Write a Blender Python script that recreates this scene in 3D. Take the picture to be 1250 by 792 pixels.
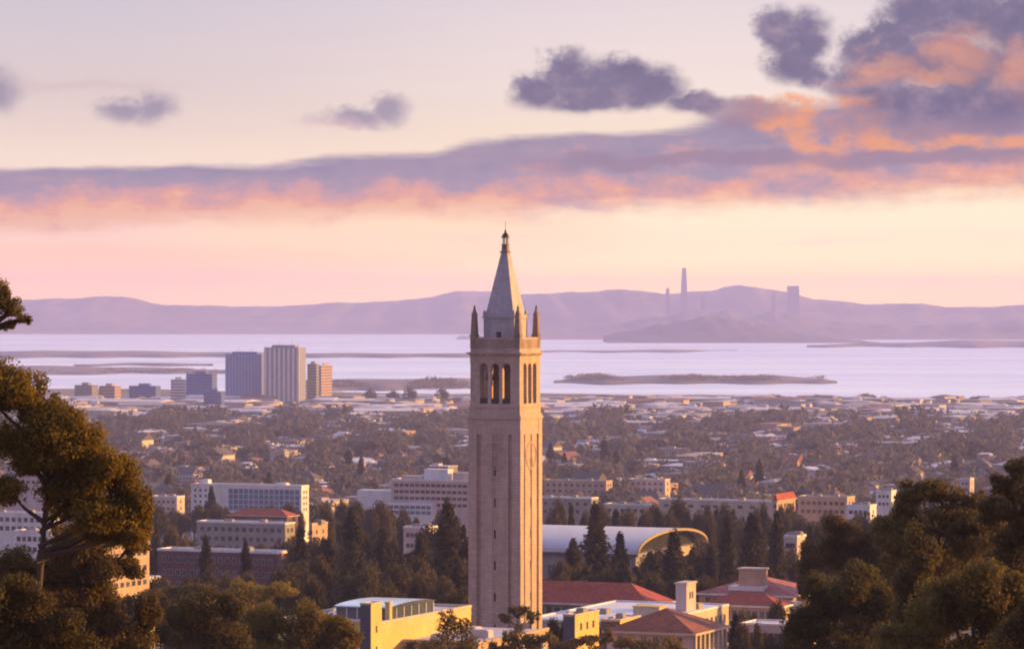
import bpy, math, random
from mathutils import Vector, Matrix
R = math.radians
random.seed(11)
for o in list(bpy.data.objects): bpy.data.objects.remove(o)
sc = bpy.context.scene
COL = sc.collection

# ------------------------------------------------------------------ camera
F = 4500.0      # focal length in pixels of a 1250-wide frame
HZ = 375.0      # horizon row in that frame
H = 160.0       # camera height above the bay
cam_d = bpy.data.cameras.new('camera'); cam = bpy.data.objects.new('camera', cam_d)
COL.objects.link(cam); sc.camera = cam
cam_d.sensor_width = 36.0; cam_d.lens = 36.0*F/1250.0
cam_d.clip_start = 1.0; cam_d.clip_end = 80000.0
cam.location = (0, 0, H); cam.rotation_euler = (R(90), 0, 0)
cam_d.shift_y = -21.0/1250.0

# ------------------------------------------------------------------ render settings
sc.render.engine = 'CYCLES'
sc.cycles.use_denoising = True
sc.cycles.max_bounces = 6; sc.cycles.diffuse_bounces = 2; sc.cycles.glossy_bounces = 2
sc.cycles.volume_bounces = 2; sc.cycles.transparent_max_bounces = 6
sc.cycles.sample_clamp_indirect = 4.0
sc.cycles.pixel_filter_type = 'BLACKMAN_HARRIS'; sc.cycles.filter_width = 2.0
sc.view_settings.view_transform = 'Standard'; sc.view_settings.look = 'None'
sc.view_settings.gamma = 1.0; sc.view_settings.exposure = 0.72
sc.view_settings.use_curve_mapping = False

# ------------------------------------------------------------------ sun
SUN_AZ, SUN_EL = R(77), R(11)     # azimuth from the view axis towards the right
sd = bpy.data.lights.new('sun', 'SUN'); sd.energy = 5.0; sd.angle = R(0.6); sd.color = (1.0, 0.51, 0.09)
sun = bpy.data.objects.new('sun', sd); COL.objects.link(sun)
tosun = Vector((math.sin(SUN_AZ)*math.cos(SUN_EL), math.cos(SUN_AZ)*math.cos(SUN_EL), math.sin(SUN_EL)))
sun.rotation_euler = (-tosun).to_track_quat('-Z', 'Y').to_euler()
sun.location = tosun*500

# ------------------------------------------------------------------ world (sky, direction based)
W = bpy.data.worlds.new('World'); sc.world = W; W.use_nodes = True
wt = W.node_tree; wt.nodes.clear()

class E:
    """a small wrapper so that node maths reads like an expression"""
    def __init__(s, sock, tree): s.s = sock; s.t = tree
    def _m(s, op, o=None, o2=None, clamp=False):
        n = s.t.nodes.new('ShaderNodeMath'); n.operation = op; n.use_clamp = clamp
        s.t.links.new(s.s, n.inputs[0])
        for i, v in ((1, o), (2, o2)):
            if v is None: continue
            if isinstance(v, E): s.t.links.new(v.s, n.inputs[i])
            else: n.inputs[i].default_value = v
        return E(n.outputs[0], s.t)
    def __add__(s, o): return s._m('ADD', o)
    __radd__ = __add__
    def __sub__(s, o): return s._m('SUBTRACT', o)
    def __rsub__(s, o): return (s*-1.0) + o
    def __mul__(s, o): return s._m('MULTIPLY', o)
    __rmul__ = __mul__
    def __truediv__(s, o): return s._m('DIVIDE', o)
    def mx(s, o): return s._m('MAXIMUM', o)
    def mn(s, o): return s._m('MINIMUM', o)
    def sat(s): return s._m('ADD', 0.0, clamp=True)

def lift(sock, tree): return E(sock, tree)
def sstep(x, a, b):
    n = x.t.nodes.new('ShaderNodeMapRange'); n.interpolation_type = 'SMOOTHSTEP'
    x.t.links.new(x.s, n.inputs[0])
    rev = isinstance(a, (int, float)) and isinstance(b, (int, float)) and a > b
    if rev: a, b = b, a; n.inputs[3].default_value = 1; n.inputs[4].default_value = 0
    n.inputs[1].default_value = a; n.inputs[2].default_value = b
    return E(n.outputs[0], x.t)
def srgb(r, g, b):
    f = lambda c: (c/255/12.92) if c/255 <= .04045 else ((c/255+.055)/1.055)**2.4
    return (f(r), f(g), f(b), 1.0)
def mixc(t, fac, a, b):
    n = t.nodes.new('ShaderNodeMix'); n.data_type = 'RGBA'; n.clamp_factor = True
    for i, v in ((0, fac), (6, a), (7, b)):
        if isinstance(v, E): t.links.new(v.s, n.inputs[i])
        elif hasattr(v, 'is_linked'): t.links.new(v, n.inputs[i])
        else: n.inputs[i].default_value = v
    return n.outputs[2]
def ramp(t, fac, stops):
    n = t.nodes.new('ShaderNodeValToRGB'); t.links.new(fac.s, n.inputs[0])
    el = n.color_ramp.elements
    while len(el) < len(stops): el.new(0.5)
    for e_, (p, c) in zip(el, stops): e_.position = p; e_.color = c
    return n.outputs[0]
def noise(t, vec, scale, detail=5, rough=0.55, w=None):
    n = t.nodes.new('ShaderNodeTexNoise'); n.inputs['Scale'].default_value = scale
    n.inputs['Detail'].default_value = detail; n.inputs['Roughness'].default_value = rough
    t.links.new(vec, n.inputs['Vector']); return E(n.outputs['Fac'], t)
def comb(t, x, y, z=0.0):
    n = t.nodes.new('ShaderNodeCombineXYZ')
    for i, v in enumerate((x, y, z)):
        if isinstance(v, E): t.links.new(v.s, n.inputs[i])
        else: n.inputs[i].default_value = v
    return n.outputs[0]

def build_sky():
    t = wt
    tc = t.nodes.new('ShaderNodeTexCoord'); sp = t.nodes.new('ShaderNodeSeparateXYZ')
    t.links.new(tc.outputs['Generated'], sp.inputs[0])
    x, y, z = (E(sp.outputs[i], t) for i in range(3))
    az = x._m('ARCTAN2', y); el = z._m('ARCSINE')
    u = az*4500.0 + 625.0
    v = el*-4500.0 + 375.0
    # slow and fast wobble for the cloud shapes
    nA = noise(t, comb(t, u/95.0, v/60.0, 3.1), 1.0, 6, 0.6)
    nB = noise(t, comb(t, u/95.0, v/60.0, 17.7), 1.0, 5, 0.55)
    nS = noise(t, comb(t, u/260.0, v/38.0, 8.0), 1.0, 5, 0.6)
    nG = noise(t, comb(t, u/11.0, v/10.0, 4.0), 1.0, 4, 0.65)
    nF = noise(t, comb(t, u/30.0, v/24.0, 1.0), 1.0, 4, 0.6)
    uu = u + (nA-0.5)*46.0 + (nF-0.5)*30.0 + (nG-0.5)*10.0
    vv = v + (nB-0.5)*34.0 + (nF-0.5)*20.0 + (nG-0.5)*9.0
    # clear sky: left and right columns
    vt = (v+400.0)/800.0
    P = lambda p: (p+400.0)/800.0
    left = ramp(t, vt.sat(), [(P(-400), srgb(214,220,246)), (P(-120), srgb(212,210,230)), (P(0), srgb(204,196,208)), (P(110), srgb(222,204,202)),
                              (P(190), srgb(243,220,202)), (P(265), srgb(244,208,190)), (P(320), srgb(250,192,152)), (P(372), srgb(252,196,150))])
    right = ramp(t, vt.sat(), [(P(-400), srgb(222,224,248)), (P(-120), srgb(228,220,232)), (P(0), srgb(228,214,218)), (P(110), srgb(246,228,218)),
                               (P(190), srgb(253,228,196)), (P(250), srgb(255,236,196)), (P(330), srgb(255,228,170)), (P(372), srgb(255,218,164))])
    side = sstep(u + (nS-0.5)*260.0, 60.0, 900.0)
    sky = mixc(t, side, left, right)
    # warm lobe in the middle under the band
    lob = sstep(((u-470.0)/330.0)._m('POWER', 2.0) + ((v-290.0)/48.0)._m('POWER', 2.0) + (nS-0.5)*0.9, 1.15, 0.1)
    sky = mixc(t, lob*0.7, sky, srgb(255,214,160))
    pk = sstep(((u-150.0)/420.0)._m('POWER', 2.0) + ((v-322.0)/26.0)._m('POWER', 2.0) + (nS-0.5)*1.8, 1.2, 0.1)
    sky = mixc(t, pk*0.35, sky, srgb(246,178,150))
    # thin faint streaks low on the right
    stk = sstep(nS, 0.55, 0.72)*sstep(v, 225.0, 285.0)*sstep(v, 370.0, 330.0)
    sky = mixc(t, stk*0.35, sky, srgb(240,190,176))

    def blob(lst, amp=0.55, soft=0.22, uu=uu, vv=vv):
        m = None
        for (cx, cy, rx, ry) in lst:
            d = ((uu-cx)/rx)._m('POWER', 2.0) + ((vv-cy)/ry)._m('POWER', 2.0)
            e_ = 1.0 - d._m('SQRT')
            m = e_ if m is None else m.mx(e_)
        return sstep(m + (nF-0.5)*0.45 + (nG-0.5)*0.22, -soft*0.5, soft)
    # the long band: top and bottom edges rise to the right
    top = 208.0 - (u/1250.0)*66.0 - sstep(u, 520.0, 600.0)*10.0 - sstep(u, 780.0, 960.0)*24.0
    bot = 284.0 - (u/1250.0)*40.0
    tt = (v + (nB-0.5)*16.0 - top)/(bot-top)
    band = sstep(tt + (nS-0.5)*0.45, -0.02, 0.16)*sstep(tt + (nF-0.5)*0.12 + (nS-0.5)*0.4, 1.12, 0.78)
    ncol = (tt*0.95 + (nA-0.5)*2.0 + (nS-0.5)*1.2 + (nF-0.5)*0.5 + 0.14 - sstep(u, 480.0, 760.0)*0.2)
    bandc = ramp(t, ncol.sat(), [(0.0, srgb(128,122,158)), (0.40, srgb(152,134,162)), (0.62, srgb(200,146,150)), (0.84, srgb(234,158,130)), (1.0, srgb(246,180,138))])
    sky = mixc(t, band*0.95, sky, bandc)
    ors = blob([(960,138,50,24),(1080,168,150,22),(1060,128,50,22),(1190,172,90,22)], uu=u+(nA-0.5)*190.0, vv=v+(nB-0.5)*80.0, soft=0.5)
    sky = mixc(t, ors*sstep(nF*0.5+nB*0.5, 0.34, 0.56)*0.85, sky, srgb(246,156,92))
    pur = blob([(1150,148,150,20),(900,135,60,20),(1130,195,200,12),(850,195,220,12)], uu=u+(nA-0.5)*120.0, vv=v+(nB-0.5)*50.0, soft=0.5)
    sky = mixc(t, pur*0.8, sky, srgb(140,118,144))
    # far left faint streak and the small puffs
    fs = blob([(95,104,130,9)], soft=0.8)
    sky = mixc(t, fs*0.5, sky, srgb(212,186,184))
    sm = blob([(155,136,34,17),(186,132,32,20),(-4,112,34,30),(436,142,46,15),(474,133,32,20)], soft=0.75)
    sky = mixc(t, sm*0.85, sky, srgb(138,132,160))
    sm2 = blob([(415,150,50,8)], soft=0.9)
    sky = mixc(t, sm2*0.5, sky, srgb(205,170,178))
    # large dark clouds
    dk = blob([(655,112,38,26),(692,92,38,34),(718,106,56,34),(756,96,42,26),(792,112,50,28),(740,124,98,20),(848,128,42,18),
               (952,42,30,32),(984,48,30,36),(966,76,40,28),(992,92,30,18),(1060,62,44,30),(1085,46,42,30),(1122,22,58,36),(1172,22,80,42),
               (1240,34,70,50),(1140,76,104,42),(1212,98,100,56),(1062,98,66,32),(1115,124,80,26)], soft=0.5)
    cut = sstep(v + (nF-0.5)*12.0, 146.0, 132.0).mx(sstep(u, 880.0, 1040.0))
    dk = dk*cut
    dkc = ramp(t, ((nA*0.5+nF*0.5-0.5)*3.0+0.5).sat(), [(0.0, srgb(72,76,118)), (0.5, srgb(98,94,132)), (1.0, srgb(150,130,152))])
    orp = blob([(1078,84,34,20),(1165,70,44,26),(1242,84,40,34),(1120,95,80,12)], soft=1.2, uu=u+(nA-0.5)*120.0+(nF-0.5)*50.0, vv=v+(nB-0.5)*80.0+(nF-0.5)*30.0)
    dkc = mixc(t, orp*0.7, dkc, srgb(232,148,104))
    sky = mixc(t, dk*0.94, sky, dkc)
    # the air glows near the horizon and high over the frame
    gain = 1.0 + (1.0 - band*0.8)*sstep(v, 130.0, 360.0)*0.40 + sstep(v, 0.0, -600.0)*1.1
    gv = t.nodes.new('ShaderNodeVectorMath'); gv.operation = 'SCALE'; t.links.new(sky, gv.inputs[0]); t.links.new(gain.s, gv.inputs['Scale']); sky = gv.outputs[0]
    wm = sstep(v, 285.0, 372.0); tv = t.nodes.new('ShaderNodeMix'); tv.data_type = 'RGBA'; tv.blend_type = 'MULTIPLY'
    t.links.new(wm.s, tv.inputs[0]); t.links.new(sky, tv.inputs[6]); tv.inputs[7].default_value = (1.95, 1.60, 0.80, 1); sky = tv.outputs[2]
    # physical sky for everything well above and behind the view
    ns = t.nodes.new('ShaderNodeTexSky'); ns.sky_type = 'NISHITA'; ns.sun_disc = False
    ns.sun_elevation = SUN_EL; ns.sun_rotation = SUN_AZ; ns.altitude = 100; ns.dust_density = 2.0
    sv = t.nodes.new('ShaderNodeVectorMath'); sv.operation = 'SCALE'; sv.inputs['Scale'].default_value = 0.10
    t.links.new(ns.outputs[0], sv.inputs[0])
    up = sstep(el, R(18), R(50))
    hi = mixc(t, 0.6, sv.outputs[0], srgb(206,212,255))
    sky = mixc(t, up, sky, hi)
    back = sstep(az._m('ABSOLUTE'), R(45), R(100))
    bk = ramp(t, (el/R(50)).sat(), [(0.0, srgb(134,122,154)), (0.25, srgb(144,132,164)), (1.0, srgb(144,148,200))])
    sky = mixc(t, back*0.95, sky, bk)
    ds = ((az-R(82))/R(48))._m('POWER', 2.0) + ((el-R(4))/R(20))._m('POWER', 2.0)
    sky = mixc(t, sstep(ds, 1.0, 0.0)*0.9, sky, (1.35, 0.66, 0.26, 1))
    bg = t.nodes.new('ShaderNodeBackground'); bg.inputs['Strength'].default_value = 0.66
    t.links.new(sky, bg.inputs['Color'])
    out = t.nodes.new('ShaderNodeOutputWorld'); t.links.new(bg.outputs[0], out.inputs['Surface'])
build_sky()

# ------------------------------------------------------------------ helpers
def at(px, py, Y): return Vector(((px-625.0)/F*Y, Y, H+(HZ-py)/F*Y))
def zpy(py, Y): return H+(HZ-py)/F*Y
PROF = [(-600,168),(-60,160),(0,158.3),(40,151),(100,139),(200,124),(300,112),(400,104),(500,97),(600,89),(726,82),(1000,70),(1500,48),
        (2000,33),(3000,17),(4500,6),(6000,2.4),(7400,1.5)]
def hash2(x, y):
    return math.sin(x*0.0131+1.3)*math.cos(y*0.0097+0.4)*0.6+math.sin(x*0.031+y*0.017)*0.4
def shore(x): return max(6150.0, min(7600.0, 6830.0-x*0.45 + 60*math.sin(x*0.006)+45*math.sin(x*0.017+1)))
def zt(x, Y):
    z = PROF[-1][1]
    for (a, za), (b, zb) in zip(PROF, PROF[1:]):
        if Y <= b:
            k = max(0.0, (Y-a)/(b-a)); z = za+(zb-za)*k; break
    if Y > 350: z += hash2(x, Y)*min(2.0, (Y-350)/300)*(1.0 if Y < 4500 else max(0.1, (6500-Y)/2000))
    s = shore(x)
    if Y > s-60: z = min(z, 1.2) - max(0.0, (Y-s+60))/60*1.8
    return max(z, -3.0)
def y_for(px, py):
    """distance at which the ground shows on that row"""
    a, b = 900.0, 7400.0
    for _ in range(40):
        m = (a+b)/2
        if H-zt((px-625)/F*m, m) < (py-HZ)/F*m: b = m
        else: a = m
    return (a+b)/2

class MB:
    def __init__(s): s.v = []; s.f = []; s.m = []
    def q(s, pts, mi=0):
        i = len(s.v); s.v += [tuple(p) for p in pts]; s.f.append(tuple(range(i, i+len(pts)))); s.m.append(mi)
    def box(s, x0, x1, y0, y1, z0, z1, mi=0, tx=0.0, ty=0.0):
        i = len(s.v)
        s.v += [(x0,y0,z0),(x1,y0,z0),(x1,y1,z0),(x0,y1,z0),(x0+tx,y0+ty,z1),(x1-tx,y0+ty,z1),(x1-tx,y1-ty,z1),(x0+tx,y1-ty,z1)]
        for f in ((0,3,2,1),(4,5,6,7),(0,1,5,4),(1,2,6,5),(2,3,7,6),(3,0,4,7)): s.f.append(tuple(i+k for k in f)); s.m.append(mi)
    def cbox(s, cx, cy, hx, hy, z0, z1, mi=0, t=0.0): s.box(cx-hx, cx+hx, cy-hy, cy+hy, z0, z1, mi, t, t)
    def tube(s, pts, rad, n=8, mi=0, cap=True):
        pts = [Vector(p) for p in pts]; rings = []
        for k, p in enumerate(pts):
            d = (pts[min(k+1, len(pts)-1)]-pts[max(k-1, 0)]).normalized()
            a = Vector((0, 0, 1)) if abs(d.z) < 0.9 else Vector((1, 0, 0))
            e1 = d.cross(a).normalized(); e2 = d.cross(e1)
            i = len(s.v); rings.append(i)
            for j in range(n):
                w = 2*math.pi*j/n; s.v.append(tuple(p+(e1*math.cos(w)+e2*math.sin(w))*rad[k]))
        for a, b in zip(rings, rings[1:]):
            for j in range(n):
                s.f.append((a+j, a+(j+1) % n, b+(j+1) % n, b+j)); s.m.append(mi)
        if cap:
            s.f.append(tuple(rings[0]+j for j in range(n))); s.m.append(mi)
            s.f.append(tuple(rings[-1]+j for j in reversed(range(n)))); s.m.append(mi)
    def lathe(s, prof, n=16, cx=0, cy=0, mi=0): s.tube([(cx, cy, z) for r, z in prof], [r for r, z in prof], n, mi)
    def mesh(s, name, mats, smooth=False):
        me = bpy.data.meshes.new(name); me.from_pydata(s.v, [], s.f)
        for m in (mats if isinstance(mats, (list, tuple)) else [mats]): me.materials.append(m)
        me.polygons.foreach_set('material_index', s.m)
        if smooth: me.polygons.foreach_set('use_smooth', [True]*len(s.f))
        me.update(); return me
    def build(s, name, mats, parent=None, smooth=False, loc=None):
        return link(name, s.mesh(name, mats, smooth), parent, loc)
def link(name, data, parent=None, loc=None, rz=0.0):
    o = bpy.data.objects.new(name, data); COL.objects.link(o)
    if parent: o.parent = parent
    if loc is not None: o.location = loc
    if rz: o.rotation_euler = (0, 0, rz)
    return o
def tag(o, label=None, cat=None, group=None, kind=None):
    for k, v in (('label', label), ('category', cat), ('group', group), ('kind', kind)):
        if v: o[k] = v
    return o
def empty(name, loc, rz=0.0):
    o = bpy.data.objects.new(name, None); COL.objects.link(o); o.empty_display_size = 1
    o.location = loc; o.rotation_euler = (0, 0, rz); return o
def copy_thing(root, kids, loc, rz=0.0, sc_=(1, 1, 1)):
    r = root.copy(); COL.objects.link(r); r.location = loc; r.rotation_euler = (0, 0, rz); r.scale = sc_
    for k in kids:
        c = k.copy(); COL.objects.link(c); c.parent = r
    return r

# ------------------------------------------------------------------ materials
def mat(name, col, rough=0.85, var=0.25, scale=0.3, col2=None, spec=0.3, metal=0.0, bump=0.0, obrand=0.0, stretch=(1, 1, 1), detail=6):
    m = bpy.data.materials.new(name); m.use_nodes = True; t = m.node_tree
    b = t.nodes['Principled BSDF']; b.inputs['Roughness'].default_value = rough
    b.inputs['Specular IOR Level'].default_value = spec; b.inputs['Metallic'].default_value = metal
    g = t.nodes.new('ShaderNodeNewGeometry')
    mp = t.nodes.new('ShaderNodeMapping'); mp.inputs['Scale'].default_value = stretch
    t.links.new(g.outputs['Position'], mp.inputs[0])
    n1 = noise(t, mp.outputs[0], scale, detail, 0.6); n2 = noise(t, mp.outputs[0], scale*7, 4, 0.6)
    f = ((n1*0.65+n2*0.35-0.5)*2.6+0.5).sat()
    c0 = tuple(c*(1-var) for c in col)+(1,)
    c1 = tuple(min(1, c*(1+var)) for c in (col2 or col))+(1,)
    out = mixc(t, f, c0, c1)
    if obrand:
        oi = t.nodes.new('ShaderNodeObjectInfo'); hs = t.nodes.new('ShaderNodeHueSaturation')
        r = E(oi.outputs['Random'], t)
        t.links.new((r*obrand+(1-obrand*0.5)).s, hs.inputs['Value'])
        t.links.new((r._m('MULTIPLY', 7.31)._m('FRACT')*0.022+0.486).s, hs.inputs['Hue'])
        t.links.new(out, hs.inputs['Color']); out = hs.outputs[0]
    t.links.new(out, b.inputs['Base Color'])
    if bump:
        bp = t.nodes.new('ShaderNodeBump'); bp.inputs['Strength'].default_value = bump
        t.links.new(n2.s, bp.inputs['Height']); t.links.new(bp.outputs[0], b.inputs['Normal'])
    return m
def stone_mat(name, col, bw=1.3, bh=0.62, var=0.27):
    """ashlar blocks, in the object's own coordinates"""
    m = mat(name, col, 0.85, var, 0.35, stretch=(1, 1, 0.25)); t = m.node_tree; b = t.nodes['Principled BSDF']
    old = b.inputs['Base Color'].links[0].from_socket
    tc = t.nodes.new('ShaderNodeTexCoord'); sp = t.nodes.new('ShaderNodeSeparateXYZ'); t.links.new(tc.outputs['Object'], sp.inputs[0])
    v = comb(t, E(sp.outputs[0], t)+E(sp.outputs[1], t), E(sp.outputs[2], t), 0.0)
    br = t.nodes.new('ShaderNodeTexBrick'); t.links.new(v, br.inputs['Vector'])
    br.inputs['Scale'].default_value = 1.0; br.inputs['Brick Width'].default_value = bw; br.inputs['Row Height'].default_value = bh
    br.inputs['Mortar Size'].default_value = 0.03; br.inputs['Color1'].default_value = (0.90, 0.90, 0.90, 1)
    br.inputs['Color2'].default_value = (1.1, 1.06, 1.0, 1); br.inputs['Mortar'].default_value = (0.72, 0.70, 0.68, 1)
    mx = t.nodes.new('ShaderNodeMix'); mx.data_type = 'RGBA'; mx.blend_type = 'MULTIPLY'; mx.inputs[0].default_value = 1
    t.links.new(old, mx.inputs[6]); t.links.new(br.outputs[0], mx.inputs[7]); t.links.new(mx.outputs[2], b.inputs['Base Color'])
    return m
def tile_mat(name, col, rows=0.5):
    m = mat(name, col, 0.85, 0.35, 0.35, bump=0.2); t = m.node_tree; b = t.nodes['Principled BSDF']
    old = b.inputs['Base Color'].links[0].from_socket
    tc = t.nodes.new('ShaderNodeTexCoord'); br = t.nodes.new('ShaderNodeTexBrick'); t.links.new(tc.outputs['Object'], br.inputs['Vector'])
    br.inputs['Scale'].default_value = 1.0; br.inputs['Brick Width'].default_value = 0.6; br.inputs['Row Height'].default_value = rows
    br.inputs['Color1'].default_value = (0.7, 0.7, 0.7, 1); br.inputs['Color2'].default_value = (1.25, 1.15, 1.1, 1)
    br.inputs['Mortar'].default_value = (0.45, 0.42, 0.4, 1); br.inputs['Mortar Size'].default_value = 0.05
    mx = t.nodes.new('ShaderNodeMix'); mx.data_type = 'RGBA'; mx.blend_type = 'MULTIPLY'; mx.inputs[0].default_value = 0.8
    t.links.new(old, mx.inputs[6]); t.links.new(br.outputs[0], mx.inputs[7]); t.links.new(mx.outputs[2], b.inputs['Base Color'])
    return m
def leaf_mat(name, col, col2, scale=0.5):
    m = mat(name, col, 0.75, 0.4, scale, col2=col2, spec=0.2, obrand=0.5)
    t = m.node_tree; b = t.nodes['Principled BSDF']
    tr = t.nodes.new('ShaderNodeBsdfTranslucent'); ms = t.nodes.new('ShaderNodeMixShader'); ms.inputs[0].default_value = 0.42
    t.links.new(b.inputs['Base Color'].links[0].from_socket, tr.inputs[0])
    o = t.nodes['Material Output']; t.links.new(b.outputs[0], ms.inputs[1]); t.links.new(tr.outputs[0], ms.inputs[2]); t.links.new(ms.outputs[0], o.inputs[0])
    return m
M = dict(
    granite=stone_mat('granite', (0.50, 0.385, 0.335)),
    marble=stone_mat('spire_stone', (0.46, 0.45, 0.50), 1.0, 0.5),
    dark_stone=mat('weathered_stone', (0.27, 0.20, 0.17), 0.9, 0.4, 0.8),
    core_shade=mat('shaded_core_stone', (0.2, 0.145, 0.14), 0.9, 0.3, 0.6),  # dark tone painted in for the unlit inside of the belfry
    bronze=mat('bronze', (0.075, 0.055, 0.045), 0.5, 0.3, 1.0, metal=0.4),
    bell=mat('bell_metal', (0.12, 0.10, 0.07), 0.4, 0.3, 2.0, metal=0.7),
    glass=mat('window_glass', (0.06, 0.06, 0.075), 0.15, 0.5, 0.4, spec=0.6, obrand=1.3),
    blue_glass=mat('blue_glass', (0.10, 0.17, 0.30), 0.2, 0.5, 0.15, spec=0.6),
    slate_glass=mat('slate_glass', (0.07, 0.09, 0.13), 0.2, 0.4, 0.2, spec=0.6),
    cream=mat('cream_stucco', (0.56, 0.46, 0.36), 0.9, 0.24, 0.25, stretch=(1, 1, 0.3)),
    ochre=mat('ochre_stucco', (0.68, 0.49, 0.19), 0.9, 0.2, 0.25),
    peach=mat('peach_stucco', (0.52, 0.36, 0.27), 0.9, 0.24, 0.25, stretch=(1, 1, 0.3)),
    pink=mat('pink_stucco', (0.58, 0.45, 0.42), 0.9, 0.24, 0.25, stretch=(1, 1, 0.3)),
    white=mat('white_paint', (0.74, 0.71, 0.70), 0.9, 0.24, 0.25, stretch=(1, 1, 0.3)),
    grey=mat('grey_concrete', (0.30, 0.28, 0.27), 0.9, 0.25, 0.2),
    shade_navy=mat('shaded_front_tone', (0.10, 0.105, 0.13), 0.8, 0.25, 0.3),  # dark tone standing for the unlit front sides
    maroon=mat('maroon_brick', (0.17, 0.075, 0.08), 0.9, 0.25, 0.2),
    tile=tile_mat('clay_tile', (0.40, 0.09, 0.055)),
    tile_pink=tile_mat('faded_clay_tile', (0.46, 0.16, 0.14)),
    tile_brown=tile_mat('brown_clay_tile', (0.30, 0.10, 0.055)),
    roof_white=mat('white_membrane', (0.70, 0.66, 0.68), 0.8, 0.14, 0.12),
    roof_lav=mat('pale_metal_roof', (0.52, 0.47, 0.50), 0.6, 0.15, 0.12, stretch=(1, 0.2, 1)),
    roof_dark=mat('tar_roof', (0.10, 0.085, 0.085), 0.9, 0.3, 0.2),
    gold_trim=mat('copper_trim', (0.40, 0.29, 0.15), 0.6, 0.2, 0.4),
    tower_blue=mat('blue_curtain_wall', (0.07, 0.14, 0.46), 0.35, 0.25, 0.03, spec=0.5),
    tower_line=mat('pale_floor_slab', (0.28, 0.35, 0.60), 0.8, 0.15, 0.05),
    dial=mat('dial_metal', (0.32, 0.235, 0.20), 0.7, 0.25, 1.0),
    bark=mat('bark', (0.085, 0.058, 0.042), 0.95, 0.4, 1.5, bump=0.4, stretch=(1, 1, 0.3)),
    fore_gold=leaf_mat('golden_olive_leaf', (0.125, 0.092, 0.014), (0.24, 0.165, 0.022), 0.6),
    fore_dark=leaf_mat('dark_olive_leaf', (0.055, 0.044, 0.016), (0.11, 0.08, 0.022), 0.5),
    fore_brown=leaf_mat('brown_olive_leaf', (0.10, 0.072, 0.022), (0.18, 0.125, 0.034), 0.5),
    conifer=leaf_mat('conifer_needle', (0.034, 0.030, 0.019), (0.065, 0.052, 0.028), 0.2),
    broad=leaf_mat('mid_leaf', (0.05, 0.040, 0.022), (0.095, 0.070, 0.032), 0.15),
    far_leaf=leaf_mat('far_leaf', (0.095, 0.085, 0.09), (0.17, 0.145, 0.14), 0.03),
)
hw = [((0.62,0.58,0.57),'white'),((0.52,0.43,0.36),'cream'),((0.46,0.33,0.29),'pink'),((0.30,0.25,0.24),'taupe'),((0.36,0.38,0.44),'blue-grey'),((0.44,0.30,0.19),'tan')]
hr = [((0.13,0.105,0.105),'dark'),((0.26,0.12,0.085),'red'),((0.34,0.30,0.31),'grey'),((0.62,0.57,0.60),'pale')]
HW = [(mat('house_wall_'+n.replace('-', '_'), c, 0.9, 0.15, 0.1, obrand=0.25), n) for c, n in hw]
HR = [(mat('house_roof_'+n, c, 0.85, 0.2, 0.1, obrand=0.25), n) for c, n in hr]

# ------------------------------------------------------------------ the ground
def build_ground():
    ys = [-600, -300, -150, -60, 0, 40, 80]
    y = 120
    while y < 5800: ys.append(y); y += 25+y*0.02
    y = 5850
    while y < 7700: ys.append(y); y += 30
    xs = []
    x = -9000.0
    while x <= 9000:
        xs.append(x); x += 500 if abs(x) > 2500 else (100 if abs(x) > 1400 else 30)
    b = MB()
    for Y in ys:
        for X in xs: b.v.append((X, Y, zt(X, Y)))
    n = len(xs)
    for j in range(len(ys)-1):
        for i in range(n-1): b.f.append((j*n+i, j*n+i+1, (j+1)*n+i+1, (j+1)*n+i)); b.m.append(0)
    g = mat('ground_cover', (0.105, 0.082, 0.06), 0.95, 0.5, 0.012, col2=(0.2, 0.15, 0.125), stretch=(1, 0.4, 1), detail=10)
    o = b.build('ground', g, smooth=True); tag(o, kind='structure')
build_ground()

def build_water():
    b = MB()
    ys = [5900, 7000, 8000, 10000, 14000, 20000, 26000, 30000]; xs = [-16000, -6000, 0, 6000, 16000]
    for Y in ys:
        for X in xs: b.v.append((X, Y, 0.0))
    for j in range(len(ys)-1):
        for i in range(len(xs)-1): b.f.append((j*5+i, j*5+i+1, j*5+i+6, j*5+i+5)); b.m.append(0)
    m = bpy.data.materials.new('bay_water'); m.use_nodes = True; t = m.node_tree; p = t.nodes['Principled BSDF']
    g = t.nodes.new('ShaderNodeNewGeometry'); mp = t.nodes.new('ShaderNodeMapping'); mp.inputs['Scale'].default_value = (0.0006, 0.0022, 1)
    t.links.new(g.outputs['Position'], mp.inputs[0])
    n1 = noise(t, mp.outputs[0], 1.0, 6, 0.6)
    f = sstep(n1, 0.42, 0.64)
    t.links.new(mixc(t, f, (0.72, 0.77, 0.95, 1), (0.92, 0.95, 1.0, 1)), p.inputs['Base Color'])   # sky brightness put into the near-white base colour
    t.links.new((f*-0.12+0.42).s, p.inputs['Roughness']); p.inputs['IOR'].default_value = 1.33
    mp2 = t.nodes.new('ShaderNodeMapping'); mp2.inputs['Scale'].default_value = (0.02, 0.05, 1); t.links.new(g.outputs['Position'], mp2.inputs[0])
    n2 = noise(t, mp2.outputs[0], 1.0, 8, 0.7)
    bp = t.nodes.new('ShaderNodeBump'); bp.inputs['Strength'].default_value = 0.5; bp.inputs['Distance'].default_value = 12
    t.links.new(n2.s, bp.inputs['Height']); t.links.new(bp.outputs[0], p.inputs['Normal'])
    o = b.build('bay_water', m); tag(o, kind='structure')
build_water()

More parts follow.
